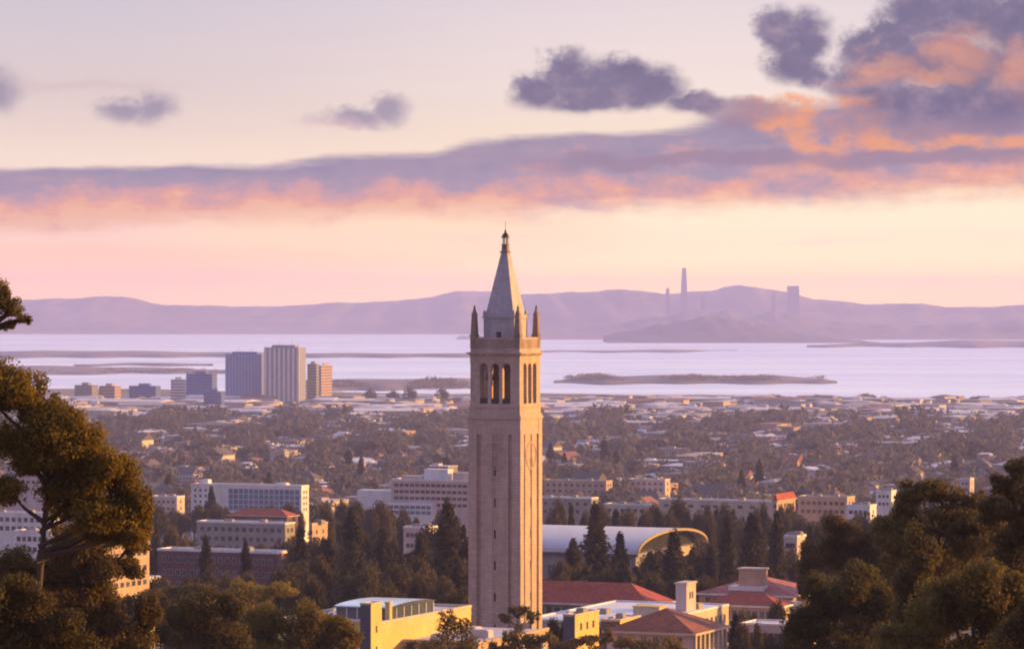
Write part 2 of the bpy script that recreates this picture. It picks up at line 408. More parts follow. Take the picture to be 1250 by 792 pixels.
# ------------------------------------------------------------------ hills and spits across the bay
def interp(pts, x):
    if x <= pts[0][0]: return pts[0][1]
    for (a, ya), (b, yb) in zip(pts, pts[1:]):
        if x <= b:
            k = (x-a)/(b-a); k = k*k*(3-2*k); return ya+(yb-ya)*k
    return pts[-1][1]
def ridge(name, crest, Y, depth, m, step=12, rough=1.0, seed=0):
    """CREST: (px, py) along the skyline; a real ridge with a front and a back slope"""
    rnd = random.Random(seed); ph = [rnd.uniform(0, 6) for _ in range(6)]
    b = MB(); x0, x1 = crest[0][0], crest[-1][0]; cols = int((x1-x0)/step)+1; prof = [0, .18, .4, .65, .85, 1.0, .8, .45, 0]
    for i in range(cols):
        px = x0+i*step; h = max(0.5, zpy(interp(crest, px), Y))
        h *= 1+rough*(0.03*math.sin(px*0.05+ph[0])+0.02*math.sin(px*0.13+ph[1])+0.012*math.sin(px*0.31+ph[2]))
        for j, p in enumerate(prof):
            X = (px-625)/F*Y
            n = 0.2*math.sin(px*0.09*(1+0.1*j)+ph[3]+j)+0.13*math.sin(px*0.23+ph[4]+2*j)
            b.v.append((X, Y+(j-5)/5*depth*0.5, (h*max(0, p*(1+n*rough*(0 < j < 5)))) - (2 if p == 0 else 0)))
    n = len(prof)
    for i in range(cols-1):
        for j in range(n-1): b.f.append((i*n+j, (i+1)*n+j, (i+1)*n+j+1, i*n+j+1)); b.m.append(0)
    o = b.build(name, m, smooth=True); tag(o, kind='structure'); return o
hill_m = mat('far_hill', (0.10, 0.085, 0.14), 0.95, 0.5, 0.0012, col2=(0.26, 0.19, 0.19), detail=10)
sky_m = mat('hazed_facade', (0.30, 0.26, 0.30), 0.9, 0.1, 0.01)  # haze put into the colour: paler, hill-toned far towers
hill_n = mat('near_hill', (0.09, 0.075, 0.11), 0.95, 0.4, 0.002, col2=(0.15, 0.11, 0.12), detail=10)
ridge('far_hills', [(-500,372),(-200,368),(0,368),(70,364),(140,362),(210,372),(290,374),(350,373),(430,369),(500,366),(575,354),(640,360),(700,356),(760,354),
      (810,358),(860,355),(905,349),(950,354),(1000,366),(1060,371),(1110,370),(1160,375),(1210,374),(1250,372),(1500,368),(1800,372)], 24000, 4200, hill_m, 6, 0.5, 1)
ridge('city_hills', [(560,410),(680,404),(740,398),(790,388),(830,384),(870,380),(920,384),(960,383),(1000,390),(1060,396),(1120,397),(1180,395),(1240,392),(1400,388),(1700,396)], 19500, 2600, hill_m, 6, 1.0, 5)
ridge('bay_island', [(738,409),(770,404),(800,397),(840,390),(875,388),(920,393),(960,402),(1000,411),(1045,415),(1070,417.6)], 17000, 900, hill_n, 5, 1.0, 3)
def spit(name, pts_near, pts_far, m, hgt=2.0):
    """a flat low tongue of land between two pixel lines on the water"""
    b = MB(); n = 40; x0, x1 = pts_near[0][0], pts_near[-1][0]
    for i in range(n+1):
        px = x0+(x1-x0)*i/n
        a = interp(pts_near, px)+0.5*math.sin(px*0.07); c = interp(pts_far, px)+0.4*math.sin(px*0.05+2)
        c = min(c, a-0.3)
        Ya = H*F/(a-HZ); Yc = H*F/(c-HZ)
        b.v += [((px-625)/F*Ya, Ya, -1), ((px-625)/F*(Ya+25), Ya+25, hgt), ((px-625)/F*(Yc-25), max(Ya+30, Yc-25), hgt), ((px-625)/F*Yc, max(Ya+35, Yc), -1)]
    for i in range(n):
        for j in range(3): b.f.append((i*4+j, (i+1)*4+j, (i+1)*4+j+1, i*4+j+1)); b.m.append(0)
    o = b.build(name, m, smooth=True); tag(o, kind='structure')
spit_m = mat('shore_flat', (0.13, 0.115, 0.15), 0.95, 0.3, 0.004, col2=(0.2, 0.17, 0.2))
spit('marina_spit', [(676,468),(740,469.5),(830,468.5),(940,469),(1000,468.5),(1022,467.6)], [(676,466.5),(740,461),(830,459.5),(940,460),(1000,463),(1022,467)], spit_m, 4)
spit('far_shore_strip', [(985,424),(1080,423.5),(1180,424.5),(1400,424)], [(985,423),(1080,420.5),(1180,417.5),(1400,417)], spit_m, 8)
spit('tidal_bar', [(660,430),(800,430.5),(900,428)], [(660,428.6),(800,427.5),(900,427.5)], spit_m)
spit('breakwater_strip', [(-120,437),(120,436.5),(260,436),(430,436.5),(600,436)], [(-120,431),(120,430),(260,431.5),(430,433),(600,433.5)], spit_m, 6)
spit('mud_flat', [(-120,458),(60,458),(170,456),(330,456)], [(-120,449),(60,448),(170,450),(330,454)], spit_m, 4)
spit('port_flat', [(372,478),(460,477),(560,474),(600,474)], [(372,466),(460,465),(560,464),(600,466)], spit_m, 5)
spit('landfill_bar', [(90,447),(160,446.5),(260,447)], [(90,446),(160,444.5),(260,445)], spit_m, 4)

# ------------------------------------------------------------------ foliage
def rnd_dir(r):
    z = r.uniform(-1, 1); a = r.uniform(0, 6.2832); s = math.sqrt(1-z*z); return Vector((s*math.cos(a), s*math.sin(a), z))
def leaf_cloud(b, c, rad, n, size, r, shell=0.45, flat=1.0, droop=0.0):
    """n small leaf faces in an ellipsoid, denser toward its skin"""
    for _ in range(n):
        d = rnd_dir(r); k = (shell+(1-shell)*r.random())**0.8
        p = Vector((c[0]+d.x*rad[0]*k, c[1]+d.y*rad[1]*k, c[2]+d.z*rad[2]*k))
        s = size*r.uniform(0.55, 1.35)
        e1 = rnd_dir(r); nn = (d+rnd_dir(r)*0.8).normalized(); e1 = (e1-nn*e1.dot(nn)).normalized(); e2 = nn.cross(e1)
        i = len(b.v)
        b.v += [tuple(p-e1*s), tuple(p+e2*s*0.5), tuple(p+e1*s), tuple(p-e2*s*0.5)]
        b.f.append((i, i+1, i+2, i+3)); b.m.append(0)
def sub_clumps(c, rad, n, r, k=0.55):
    out = []
    for _ in range(n):
        d = rnd_dir(r); q = r.uniform(0.35, 0.95)
        out.append(((c[0]+d.x*rad[0]*q, c[1]+d.y*rad[1]*q, c[2]+d.z*rad[2]*q), tuple(a*k*r.uniform(0.6, 1.25) for a in rad)))
    return out
def hero_tree(name, label, clumps, base_px, Y, leaf, m, density=1.0, seed=0, lean=0.0, nsub=9, cat='tree', trunk_r=0.35, group=None):
    """CLUMPS: (px, py, rx px, ry px); the trunk and limbs reach every clump"""
    r = random.Random(seed); k = Y/F
    bx = (base_px-625)*k; root = empty(name, (bx, Y, zt(bx, Y)))
    tag(root, label, cat, group); base = Vector(root.location)
    tb = MB(); fb = MB()
    cs = []
    for (px, py, rx, ry) in clumps:
        dy = r.uniform(-1, 1)*rx*k*0.6
        c = at(px, py, Y)-base; c.y = dy
        cs.append((c, rx*k, ry*k))
    low = min(c.z-rz for c, rx, rz in cs); topz = max(c.z for c, rx, rz in cs)
    mx = sum(c.x for c, _, _ in cs)/len(cs)
    fork = Vector((mx*0.45+lean, 0, max(low*0.55, 1.0))); top = Vector((mx*0.8+lean, 0, (low+topz)/2+0.2*(topz-low)))
    tb.tube([(0, 0, -1.0), (0.1, 0, fork.z*0.3), fork, fork.lerp(top, 0.5)+Vector((0.2, 0.1, 0)), top], [trunk_r*1.3, trunk_r, trunk_r*0.8, trunk_r*0.55, trunk_r*0.2], 9)
    for (c, rx, rz) in cs:
        s = fork.lerp(top, min(0.95, max(0.0, (c.z-fork.z-rz*1.6)/(max(0.1, top.z-fork.z)))))
        mid = s.lerp(c, 0.5)+Vector((0, 0, -0.15*rz))
        tb.tube([s, mid, c], [trunk_r*0.42, trunk_r*0.26, trunk_r*0.08], 6)
        for cc, rr in sub_clumps(c, (rx, rx*0.9, rz), nsub, r):
            tb.tube([c.lerp(s, 0.25), Vector(cc).lerp(c, 0.35)+rnd_dir(r)*0.05*rx, Vector(cc)], [trunk_r*0.12, trunk_r*0.07, trunk_r*0.03], 4)
            vol = rr[0]*rr[1]*rr[2]; area = (rr[0]*rr[2]+rr[1]*rr[2])*3.1
            leaf_cloud(fb, cc, rr, int(density*area/(leaf*leaf)*1.5)+8, leaf, r, 0.25)
        leaf_cloud(fb, c, (rx*0.9, rx*0.8, rz*0.85), int(density*rx*rz/(leaf*leaf)*3.0), leaf, r, 0.2)
    tb.build('trunk', M['bark'], root, smooth=True); fb.build('crown', m, root)
    return root

def proto_tree(kind, hgt, rad, nleaf, leaf, seed, m):
    """one tree built at the origin: (root mesh parts) trunk, crown"""
    r = random.Random(seed); tb = MB(); fb = MB()
    if kind == 'conifer':
        tb.tube([(0, 0, -1), (0, 0, hgt*0.5), (0.1, 0, hgt*0.97)], [rad*0.11, rad*0.07, 0.03], 7)
        lv = max(7, int(hgt*0.55))
        for i in range(lv):
            z = hgt*(0.10+0.88*i/lv); rr = rad*(1-i/lv)**0.72*r.uniform(0.75, 1.12)+0.25
            nb = 6 if nleaf > 1500 else 4
            for j in range(nb):
                a = j*6.283/nb+r.uniform(-0.5, 0.5); L = rr*r.uniform(0.6, 1.15)
                tip = (math.cos(a)*L, math.sin(a)*L, z-L*0.12)
                if nleaf > 1500: tb.tube([(0, 0, z), tip], [rad*0.03, 0.02], 4)
                leaf_cloud(fb, (tip[0]*0.6, tip[1]*0.6, z), (L*0.52, L*0.52, hgt/lv*0.75), max(3, int(nleaf/(lv*nb))), leaf, r, 0.15)
        leaf_cloud(fb, (0, 0, hgt*0.95), (rad*0.14, rad*0.14, hgt*0.06), max(4, nleaf//40), leaf*0.8, r, 0.1)
    else:
        tb.tube([(0, 0, -1), (0.1, 0, hgt*0.3), (0.2, 0.1, hgt*0.62)], [rad*0.09, rad*0.07, rad*0.03], 7)
        ncl = 12 if nleaf > 1500 else 8
        for j in range(ncl):
            d = rnd_dir(r); d.z = abs(d.z)*1.1-0.25
            c = (d.x*rad*0.62, d.y*rad*0.62, hgt*0.62+d.z*hgt*0.27)
            if nleaf > 300: tb.tube([(0.1, 0, hgt*0.35), (c[0]*0.5, c[1]*0.5, c[2]*0.8), c], [rad*0.05, rad*0.03, 0.02], 4)
            leaf_cloud(fb, c, (rad*r.uniform(0.35, 0.55), rad*r.uniform(0.35, 0.55), hgt*r.uniform(0.12, 0.2)), nleaf//ncl, leaf, r, 0.3)
    return tb.mesh('trunk', M['bark'], True), fb.mesh('crown', m)

# ------------------------------------------------------------------ the bell tower
GRID = R(-23)            # the campus buildings share the tower's orientation
def build_tower():
    Y0 = 734.0; k = F/Y0
    root = empty('bell_tower', ((617-625)/k, Y0, 82.0-0.5), GRID)
    tag(root, 'tall square granite bell tower with pointed spire, its right face lit orange', 'bell tower')
    z0 = root.location.z
    Z = lambda py: zpy(py, Y0)-z0
    g = M['granite']
    zs = Z(509)
    b = MB(); b.cbox(0, 0, 4.95, 4.95, -2, zs, 0)
    for sx in (-1, 1):
        for sy in (-1, 1): b.cbox(sx*4.72, sy*4.72, 0.88, 0.88, -2, zs-0.2, 0)
    for a in range(4):            # broad centre pilaster on each face
        c, s = round(math.cos(a*math.pi/2)), round(math.sin(a*math.pi/2))
        def P(x0, x1, y0, y1, z0_, z1_, mi=0):
            xs = sorted((x0*c-y0*s, x1*c-y1*s)); ys = sorted((x0*s+y0*c, x1*s+y1*c)); b.box(xs[0], xs[1], ys[0], ys[1], z0_, z1_, mi)
        P(-2.95, -0.45, -5.50, -4.9, -2, zs-3.2); P(0.45, 2.95, -5.50, -4.9, -2, zs-3.2)
        P(-0.45, 0.45, -5.30, -4.9, -2, zs-3.2)
        P(-3.85, 3.85, -5.52, -4.9, zs-3.3, zs-0.21)
    b.cbox(0, 0, 6.0, 6.0, -2, 3.2, 0); b.cbox(0, 0, 5.78, 5.78, 3.2, 4.0, 0, 0.15)
    b.build('shaft', g, root)
    for a in range(4):
        c, s = round(math.cos(a*math.pi/2)), round(math.sin(a*math.pi/2))
        for i in range(7):
            zz = 8+i*6.2
            w = MB(); x0, x1, y0, y1 = -0.17, 0.17, -5.36, -5.29
            xs = sorted((x0*c-y0*s, x1*c-y1*s)); ys = sorted((x0*s+y0*c, x1*s+y1*c)); w.box(xs[0], xs[1], ys[0], ys[1], zz, zz+1.7)
            w.build('slit_window', M['glass'], root)
    def band(name, za, zb, h, t=0.0, m=g):
        q = MB(); q.cbox(0, 0, h, h, za, zb, 0, t); return q.build(name, m, root)
    band('string_course', zs-0.2, zs+0.25, 5.78); band('string_course', zs+0.25, zs+0.6, 5.6)
    band('belfry_base', zs+0.6, Z(492), 5.38)
    band('string_course', Z(497), Z(497)+0.22, 5.5)
    # clock dials: bronze ring, hour bars and hands, a sub-part each
    def ring(cx, cz, ro, ri, y, th, n=40):
        q = MB()
        for i in range(n):
            a0, a1 = 2*math.pi*i/n, 2*math.pi*(i+1)/n
            p = [(cx+r_*math.cos(a), cz+r_*math.sin(a)) for r_, a in ((ri, a0), (ro, a0), (ro, a1), (ri, a1))]
            fr = [(x, y-th, z) for x, z in p]; bk = [(x, y, z) for x, z in p]
            q.q([fr[0], fr[3], fr[2], fr[1]][::-1]); q.q([fr[1], fr[2], bk[2], bk[1]][::-1]); q.q([fr[3], fr[0], bk[0], bk[3]][::-1])
        return q
    zc = Z(555)
    for a in range(4):
        d = ring(0, zc, 2.75, 2.45, -5.50, 0.10)
        o = d.build('clock_dial', M['granite'], root); o.rotation_euler = (0, 0, a*math.pi/2)
        hb = MB()
        for h_ in range(12):
            w = h_*math.pi/6; cx, cz = 2.05*math.sin(w), zc+2.05*math.cos(w)
            n_ = (1, 2, 3)[h_ % 3]
            for j in range(n_):
                off = (j-(n_-1)/2)*0.16
                ux, uz = math.cos(w), -math.sin(w); vx, vz = math.sin(w), math.cos(w)
                px, pz = cx+ux*off, cz+uz*off
                pts = [(px+ux*.045*i+vx*.26*j2, -5.56, pz+uz*.045*i+vz*.26*j2) for i, j2 in ((-1, -1), (1, -1), (1, 1), (-1, 1))]
                hb.q(pts)
        hb.build('hour_mark', M['granite'], o)
        hd = MB(); hd.tube([(0, -5.63, zc), (-0.7, -5.63, zc-1.1)], [0.11, 0.05], 5); hd.build('clock_hand', M['granite'], o)
        hd = MB(); hd.tube([(0, -5.66, zc), (0.5, -5.66, zc-1.85)], [0.08, 0.04], 5); hd.build('clock_hand', M['granite'], o)
    # belfry
    zb, zt_ = Z(492), Z(445)
    b = MB(); zsp = zt_-0.55
    for a in range(4):
        c, s = round(math.cos(a*math.pi/2)), round(math.sin(a*math.pi/2))
        def rot(p): return (p[0]*c-p[1]*s, p[0]*s+p[1]*c, p[2])
        def P2(x0, x1, y0, y1, za, zc_):
            xs = sorted((x0*c-y0*s, x1*c-y1*s)); ys = sorted((x0*s+y0*c, x1*s+y1*c)); b.box(xs[0], xs[1], ys[0], ys[1], za, zc_)
        P2(-5.3, -3.32, -5.3, -4.2, zb, zsp+0.9)
        for x in (-1.24, 1.24): P2(x-0.34, x+0.34, -5.25, -4.3, zb, zsp)
        P2(3.32, 4.2, -5.3, -4.2, zb, zsp+0.9)
        for cx in (-2.45, 0, 2.45):      # round heads
            r_ = 0.87; n = 10
            for i in range(n):
                a0, a1 = math.pi*i/n, math.pi*(i+1)/n
                p0 = (cx+r_*math.cos(a0), zsp+r_*math.sin(a0)); p1 = (cx+r_*math.cos(a1), zsp+r_*math.sin(a1)); zt2 = zsp+0.9
                for y_, fl in ((-5.25, 1), (-4.3, 0)):
                    pts = [rot((p0[0], y_, p0[1])), rot((p1[0], y_, p1[1])), rot((p1[0], y_, zt2)), rot((p0[0], y_, zt2))]
                    b.q(pts if fl else pts[::-1])
                b.q([rot((p0[0], -5.25, p0[1])), rot((p0[0], -4.3, p0[1])), rot((p1[0], -4.3, p1[1])), rot((p1[0], -5.25, p1[1]))])
        for x in (-1.24, 1.24): P2(x-0.353, x+0.353, -5.25, -4.3, zsp, zsp+0.9)
    b.cbox(0, 0, 5.36, 5.36, zsp+0.9, Z(433), 0)
    b.build('belfry', g, root)
    q = MB(); q.cbox(0, 0, 1.7, 1.7, zb, zsp+0.9); q.build('belfry_core', M['core_shade'], root)
    for a in range(4):
        c, s = math.cos(a*math.pi/2), math.sin(a*math.pi/2)
        for cx in (-2.45, 0, 2.45):
            q = MB(); q.box(cx-0.86, cx+0.86, -4.95, -4.85, zb, zb+1.1)
            o = q.build('railing', M['bronze'], root); o.rotation_euler = (0, 0, a*math.pi/2)
        for cx in (-1.6, 1.6):
            q = MB(); zz = zsp-1.6; X, Y_ = cx*c+3.1*s, cx*s-3.1*c
            q.lathe([(0.75, zz-0.9), (0.66, zz-0.7), (0.5, zz-0.2), (0.42, zz+0.2), (0.2, zz+0.42), (0.06, zz+1.4)], 14, X, Y_)
            q.build('bell', M['bell'], root, smooth=True)
    # cornice
    q = MB(); q.cbox(0, 0, 5.55, 5.55, Z(433), Z(431.4)); q.cbox(0, 0, 5.95, 5.95, Z(431.4), Z(429.6)); 
    for a in range(4):
        c, s = round(math.cos(a*math.pi/2)), round(math.sin(a*math.pi/2))
        for i in range(15):
            x = -4.9+i*0.7; x0, x1, y0, y1 = x-0.14, x+0.14, -5.8, -5.5
            xs = sorted((x0*c-y0*s, x1*c-y1*s)); ys = sorted((x0*s+y0*c, x1*s+y1*c)); q.box(xs[0], xs[1], ys[0], ys[1], Z(433.4), Z(431.3))
    q.build('cornice', g, root)
    # parapet: pierced balustrade between corner pedestals
    zp0, zp1 = Z(429.6), Z(411.5)
    q = MB(); q.cbox(0, 0, 5.3, 5.3, zp0, zp0+0.75); q.cbox(0, 0, 4.7, 4.7, zp0+0.75, zp0+1.2)
    for a in range(4):
        c, s = round(math.cos(a*math.pi/2)), round(math.sin(a*math.pi/2))
        def P3(x0, x1, y0, y1, za, zc_):
            xs = sorted((x0*c-y0*s, x1*c-y1*s)); ys = sorted((x0*s+y0*c, x1*s+y1*c)); q.box(xs[0], xs[1], ys[0], ys[1], za, zc_)
        for i in range(17): 
            x = -3.9+i*0.4875; P3(x-0.15, x+0.15, -5.25, -4.95, zp0+0.75, zp1-0.45)
        P3(-4.1, 4.1, -5.32, -4.85, zp1-0.45, zp1)
        P3(-4.1, 4.1, -4.9, -4.75, zp0+0.75, zp1-0.5)
    q.build('balustrade', g, root)
    for sx in (-1, 1):
        for sy in (-1, 1):
            q = MB(); q.cbox(sx*4.68, sy*4.68, 0.66, 0.66, zp0+0.75, zp1+0.25); q.cbox(sx*4.68, sy*4.68, 0.78, 0.78, zp1+0.25, zp1+0.5)
            q.cbox(sx*4.68, sy*4.68, 0.60, 0.60, zp1+0.5, Z(384), 0, 0.16)
            q.cbox(sx*4.68, sy*4.68, 0.5, 0.5, Z(384), Z(383), 0); q.cbox(sx*4.68, sy*4.68, 0.42, 0.42, Z(383), Z(377.5), 0, 0.24)
            o = q.build('pinnacle', M['dark_stone'], root)
            q = MB(); zz = Z(377.5)
            q.lathe([(0.1, zz-0.1), (0.26, zz+0.1), (0.2, zz+0.4), (0.04, zz+0.9)], 8, sx*4.68, sy*4.68); q.build('finial', M['bronze'], o, smooth=True)
    # attic under the spire
    za1 = Z(388)
    q = MB(); q.cbox(0, 0, 3.3, 3.3, zp0+1.2, za1); q.cbox(0, 0, 3.55, 3.55, za1, za1+0.3); q.cbox(0, 0, 3.4, 3.4, za1+0.3, za1+0.7)
    for sx in (-1, 1):
        for sy in (-1, 1): q.cbox(sx*3.15, sy*3.15, 0.28, 0.28, za1+0.7, za1+1.5, 0, 0.12)
    q.build('attic', M['marble'], root)
    for a in range(4):
        q = MB(); q.box(-0.5, 0.5, -3.36, -3.28, zp1-0.4, zp1+1.1); o = q.build('attic_window', M['glass'], root); o.rotation_euler = (0, 0, a*math.pi/2)
    zq0, zq1 = za1+0.7, Z(308)
    q = MB(); q.cbox(0, 0, 3.0, 3.0, zq0, zq1, 0, 2.36)
    q.build('spire', M['marble'], root)
    q = MB(); q.cbox(0, 0, 0.86, 0.86, zq1-0.1, zq1+0.2); q.cbox(0, 0, 0.62, 0.62, zq1+0.2, Z(299), 0, 0.08)
    q.cbox(0, 0, 0.66, 0.66, Z(299), Z(298))
    for i in range(8):
        w = i*math.pi/4; q.tube([(0.5*math.cos(w), 0.5*math.sin(w), Z(298)), (0.5*math.cos(w), 0.5*math.sin(w), Z(290.5))], [0.11, 0.11], 6)
    q.cbox(0, 0, 0.7, 0.7, Z(290.5), Z(289.5))
    q.build('lantern', M['dark_stone'], root)
    q = MB(); q.lathe([(0.66, Z(289.5)), (0.74, Z(287.5)), (0.55, Z(286)), (0.3, Z(284.5)), (0.2, Z(283)), (0.24, Z(282)), (0.06, Z(280.5)), (0.035, Z(270))], 12)
    q.build('finial', M['bronze'], root, smooth=True)
build_tower()

# ------------------------------------------------------------------ buildings
TH = R(23); CT, ST = math.cos(TH), math.sin(TH)
def frame_of(name, xl, xn, xr, ytop, Y, label, cat, group=None, zbase=None):
    k = F/Y; w = (xn-xl)/(k*CT); d = (xr-xn)/(k*ST)*(1+0.0)
    X = (xn-625)/k; z0 = zbase if zbase is not None else min(zt(X, Y), zt(X-w, Y+w*.4), zt(X+d*.4, Y+d*.9))-1.0
    root = empty(name, (X, Y, z0), GRID); tag(root, label, cat, group)
    return root, w, d, zpy(ytop, Y)-z0
def window_mesh(ww, wh, glass='glass', frame='white'):
    b = MB(); t = min(0.18, ww*0.12)
    b.box(-ww/2, ww/2, -0.10, 0.0, 0, wh, 1)
    b.box(-ww/2+t, ww/2-t, -0.125, -0.1, t, wh-t, 0)
    b.box(-0.04, 0.04, -0.15, -0.125, t, wh-t, 1)
    return b.mesh('window', [M[glass], M[frame]])
def windows(root, w, d, face, cols, rows, z0, z1, ww=1.3, wh=1.7, glass='glass', frame='grey', inset=1.5, me=None, a0=None, a1=None, push=0.0):
    me = me or window_mesh(ww, wh, glass, frame)
    for r_ in range(rows):
        zz = z0+(z1-z0)*(r_+0.5)/rows-wh/2
        for c in range(cols):
            if face == 'front':
                L0, L1 = (-w+inset, -inset) if a0 is None else (a0, a1)
                x = L0+(L1-L0)*(c+0.5)/cols; o = link('window', me, root, (x, -push, zz))
            else:
                L0, L1 = (inset, d-inset) if a0 is None else (a0, a1)
                y = L0+(L1-L0)*(c+0.5)/cols; o = link('window', me, root, (push, y, zz)); o.rotation_euler = (0, 0, math.pi/2)
def part_box(name, root, x0, x1, y0, y1, z0, z1, m, tx=0.0, ty=0.0):
    b = MB(); b.box(x0, x1, y0, y1, z0, z1, 0, tx, ty); return b.build(name, m, root)
def parapet(root, w, d, z, m, hgt=0.7, t=0.35, roofm=None, x1=0.0, y0=0.0):
    b = MB(); o_ = 0.12
    b.box(-w-o_, x1+o_, y0-o_, y0+t, z, z+hgt); b.box(-w-o_, x1+o_, y0+d-t, y0+d+o_, z, z+hgt)
    b.box(-w-o_, -w+t, y0+t, y0+d-t, z, z+hgt); b.box(x1-t, x1+o_, y0+t, y0+d-t, z, z+hgt)
    b.build('parapet', m, root)
    part_box('roof', root, -w+t, x1-t, y0+t, y0+d-t, z-0.3, z+0.12, roofm or M['roof_white'])
def hip_roof(root, x0, x1, y0, y1, ze, zr, m, over=0.9, name='roof', trim=None):
    x0 -= over; x1 += over; y0 -= over; y1 += over
    lx, ly = x1-x0, y1-y0; b = MB()
    if lx >= ly: r0, r1 = (x0+ly/2, (y0+y1)/2, zr), (x1-ly/2, (y0+y1)/2, zr)
    else: r0, r1 = ((x0+x1)/2, y0+lx/2, zr), ((x0+x1)/2, y1-lx/2, zr)
    A, B_, C, D = (x0, y0, ze), (x1, y0, ze), (x1, y1, ze), (x0, y1, ze)
    if lx >= ly: b.q([A, B_, r1, r0]); b.q([B_, C, r1]); b.q([C, D, r0, r1]); b.q([D, A, r0])
    else: b.q([A, B_, r0]); b.q([B_, C, r1, r0]); b.q([C, D, r1]); b.q([D, A, r0, r1])
    b.q([D, C, B_, A])
    o = b.build(name, m, root)
    q = MB(); q.box(x0, x1, y0-0.15, y0, ze-0.35, ze+0.05); q.box(x1, x1+0.15, y0, y1, ze-0.35, ze+0.05); q.build('eave', trim or M['cream'], o)
    return o
def hvac(root, pts, z, m='grey'):
    for (x, y, sx, sy, sz) in pts:
        b = MB(); b.box(x-sx, x+sx, y-sy, y+sy, z, z+sz); b.box(x-sx*.8, x+sx*.8, y-sy*.8, y+sy*.8, z+sz, z+sz+0.15); b.build('roof_unit', M[m], root)

# --- long ochre-walled hall in front of the tower's foot
root, w, d, h = frame_of('campus_hall', 335, 465, 572, 762, 640, 'long hall with sunlit yellow side wall running up to the bell tower foot', 'hall')
d = 39.0
part_box('wall', root, -w, 0, 0, d, 0, h, M['ochre'])
parapet(root, w, d, h, M['cream'], 0.55, 0.4, M['roof_lav'])
windows(root, w, d, 'front', 8, 3, h-12, h-1, 1.4, 2.2)
part_box('string_course', root, 0.003, 0.12, 0, d, h-0.95, h-0.7, M['cream'])
b = MB(); b.box(-w*0.62, -2.2, 8, 27, h+0.12, h+2.1); o = b.build('glass_penthouse', M['slate_glass'], root)
q = MB()
for i in range(7):
    yy = 8+i*19/6; q.box(-2.2, -2.12, yy-0.09, yy+0.09, h+0.12, h+2.1)
for i in range(6):
    xx = -w*0.62+i*(w*0.62-2.2)/5; q.box(xx-0.09, xx+0.09, 7.92, 8, h+0.12, h+2.1)
q.build('mullion', M['white'], o)
q = MB(); n = 10
for i in range(n):
    a0, a1 = math.pi*i/n, math.pi*(i+1)/n; cy = 17.5
    p = [(cy-10*math.cos(a0), h+2.1+.7*math.sin(a0)), (cy-10*math.cos(a1), h+2.1+.7*math.sin(a1))]
    q.q([(-1.8, p[0][0], p[0][1]), (-1.8, p[1][0], p[1][1]), (-w*.64, p[1][0], p[1][1]), (-w*.64, p[0][0], p[0][1])])
    q.q([(-1.8, p[0][0], h+2.1), (-1.8, p[1][0], h+2.1), (-1.8, p[1][0], p[1][1]), (-1.8, p[0][0], p[0][1])])
    q.q([(-w*.64, p[0][0], p[0][1]), (-w*.64, p[1][0], p[1][1]), (-w*.64, p[1][0], h+2.1), (-w*.64, p[0][0], h+2.1)])
q.build('curved_roof', M['slate_glass'], root)
b = MB(); b.box(-2.0, -1.1, 6.0, 7.0, h+0.12, h+3.2); b.box(-2.1, -1.0, 5.9, 7.1, h+3.2, h+3.45); b.build('chimney', M['ochre'], root)
hvac(root, [(-6, 31, 1.6, 1.2, 1.3), (-12, 33, 1.1, 1.4, 1.1)], h+0.12)
# low wing under its wall
hw_ = zpy(771, 668)-root.location.z
part_box('low_wing', root, 0.002, 14.5, 9, d+2, 0, hw_, M['peach'])
b = MB(); b.box(0.2, 14.1, 9.4, d+1.6, hw_, hw_+0.14); o = b.build('low_roof', M['roof_lav'], root)
b = MB(); b.box(14.1, 14.7, 8.9, d+2.1, hw_, hw_+0.5); b.box(0.2, 14.1, 8.9, 9.4, hw_, hw_+0.5); b.build('coping', M['peach'], o)
hvac(root, [(5, 14, 1.3, 1.3, 1.0), (9.5, 22, 1.8, 1.1, 1.2), (4.5, 30, 1.0, 1.6, 0.9)], hw_+0.14, 'roof_lav')
windows(root, w, d, 'side', 9, 1, hw_-5, hw_-1, 1.8, 2.2, a0=11, a1=d, push=14.5)

# --- stair tower at its near corner
root, w, d, h = frame_of('stair_tower', 440, 453, 465, 738, 626, 'narrow stair tower with shade-coloured front and glowing yellow right side', 'stair tower')
part_box('wall', root, -w, -0.003, 0.004, d, 0, h, M['ochre'])
part_box('shade_panel', root, -w, -0.01, -0.2, 0.0, 0, h-0.1, M['shade_navy'])  # dark sheet over the ochre wall, shade put into its colour
parapet(root, w, d, h, M['cream'], 0.3, 0.25)
windows(root, w, d, 'side', 1, 2, h-9.5, h-2.5, 0.5, 1.2)

# --- white-roofed block right of the tower
root, w, d, h = frame_of('science_block', 640, 785, 800, 762, 812, 'broad low block with a white flat roof, right of the tower behind the yellow towers', 'building')
d = 56; zr_ = root.location.z+h
part_box('wall', root, -w, 0, 0, d, 0, h, M['cream'])
parapet(root, w, d, h, M['white'], 0.45, 0.5, M['roof_white'])
windows(root, w, d, 'front', 11, 2, h-8, h-1, 1.5, 2.2); windows(root, w, d, 'side', 18, 2, h-8, h-1, 1.5, 2.2)
hvac(root, [(-4, 44, 1.5, 1.5, 1.2), (-14, 38, 2.2, 1.2, 1.0), (-18, 22, 1.2, 1.4, 1.1)], h+0.12)
b = MB(); b.box(-6.6, -0.4, 11, 15.5, h+0.12, h+2.9, 0); b.box(-6.8, -0.2, 10.8, 15.7, h+2.9, h+3.15, 1)
b.build('lift_house', [M['cream'], M['ochre']], root)
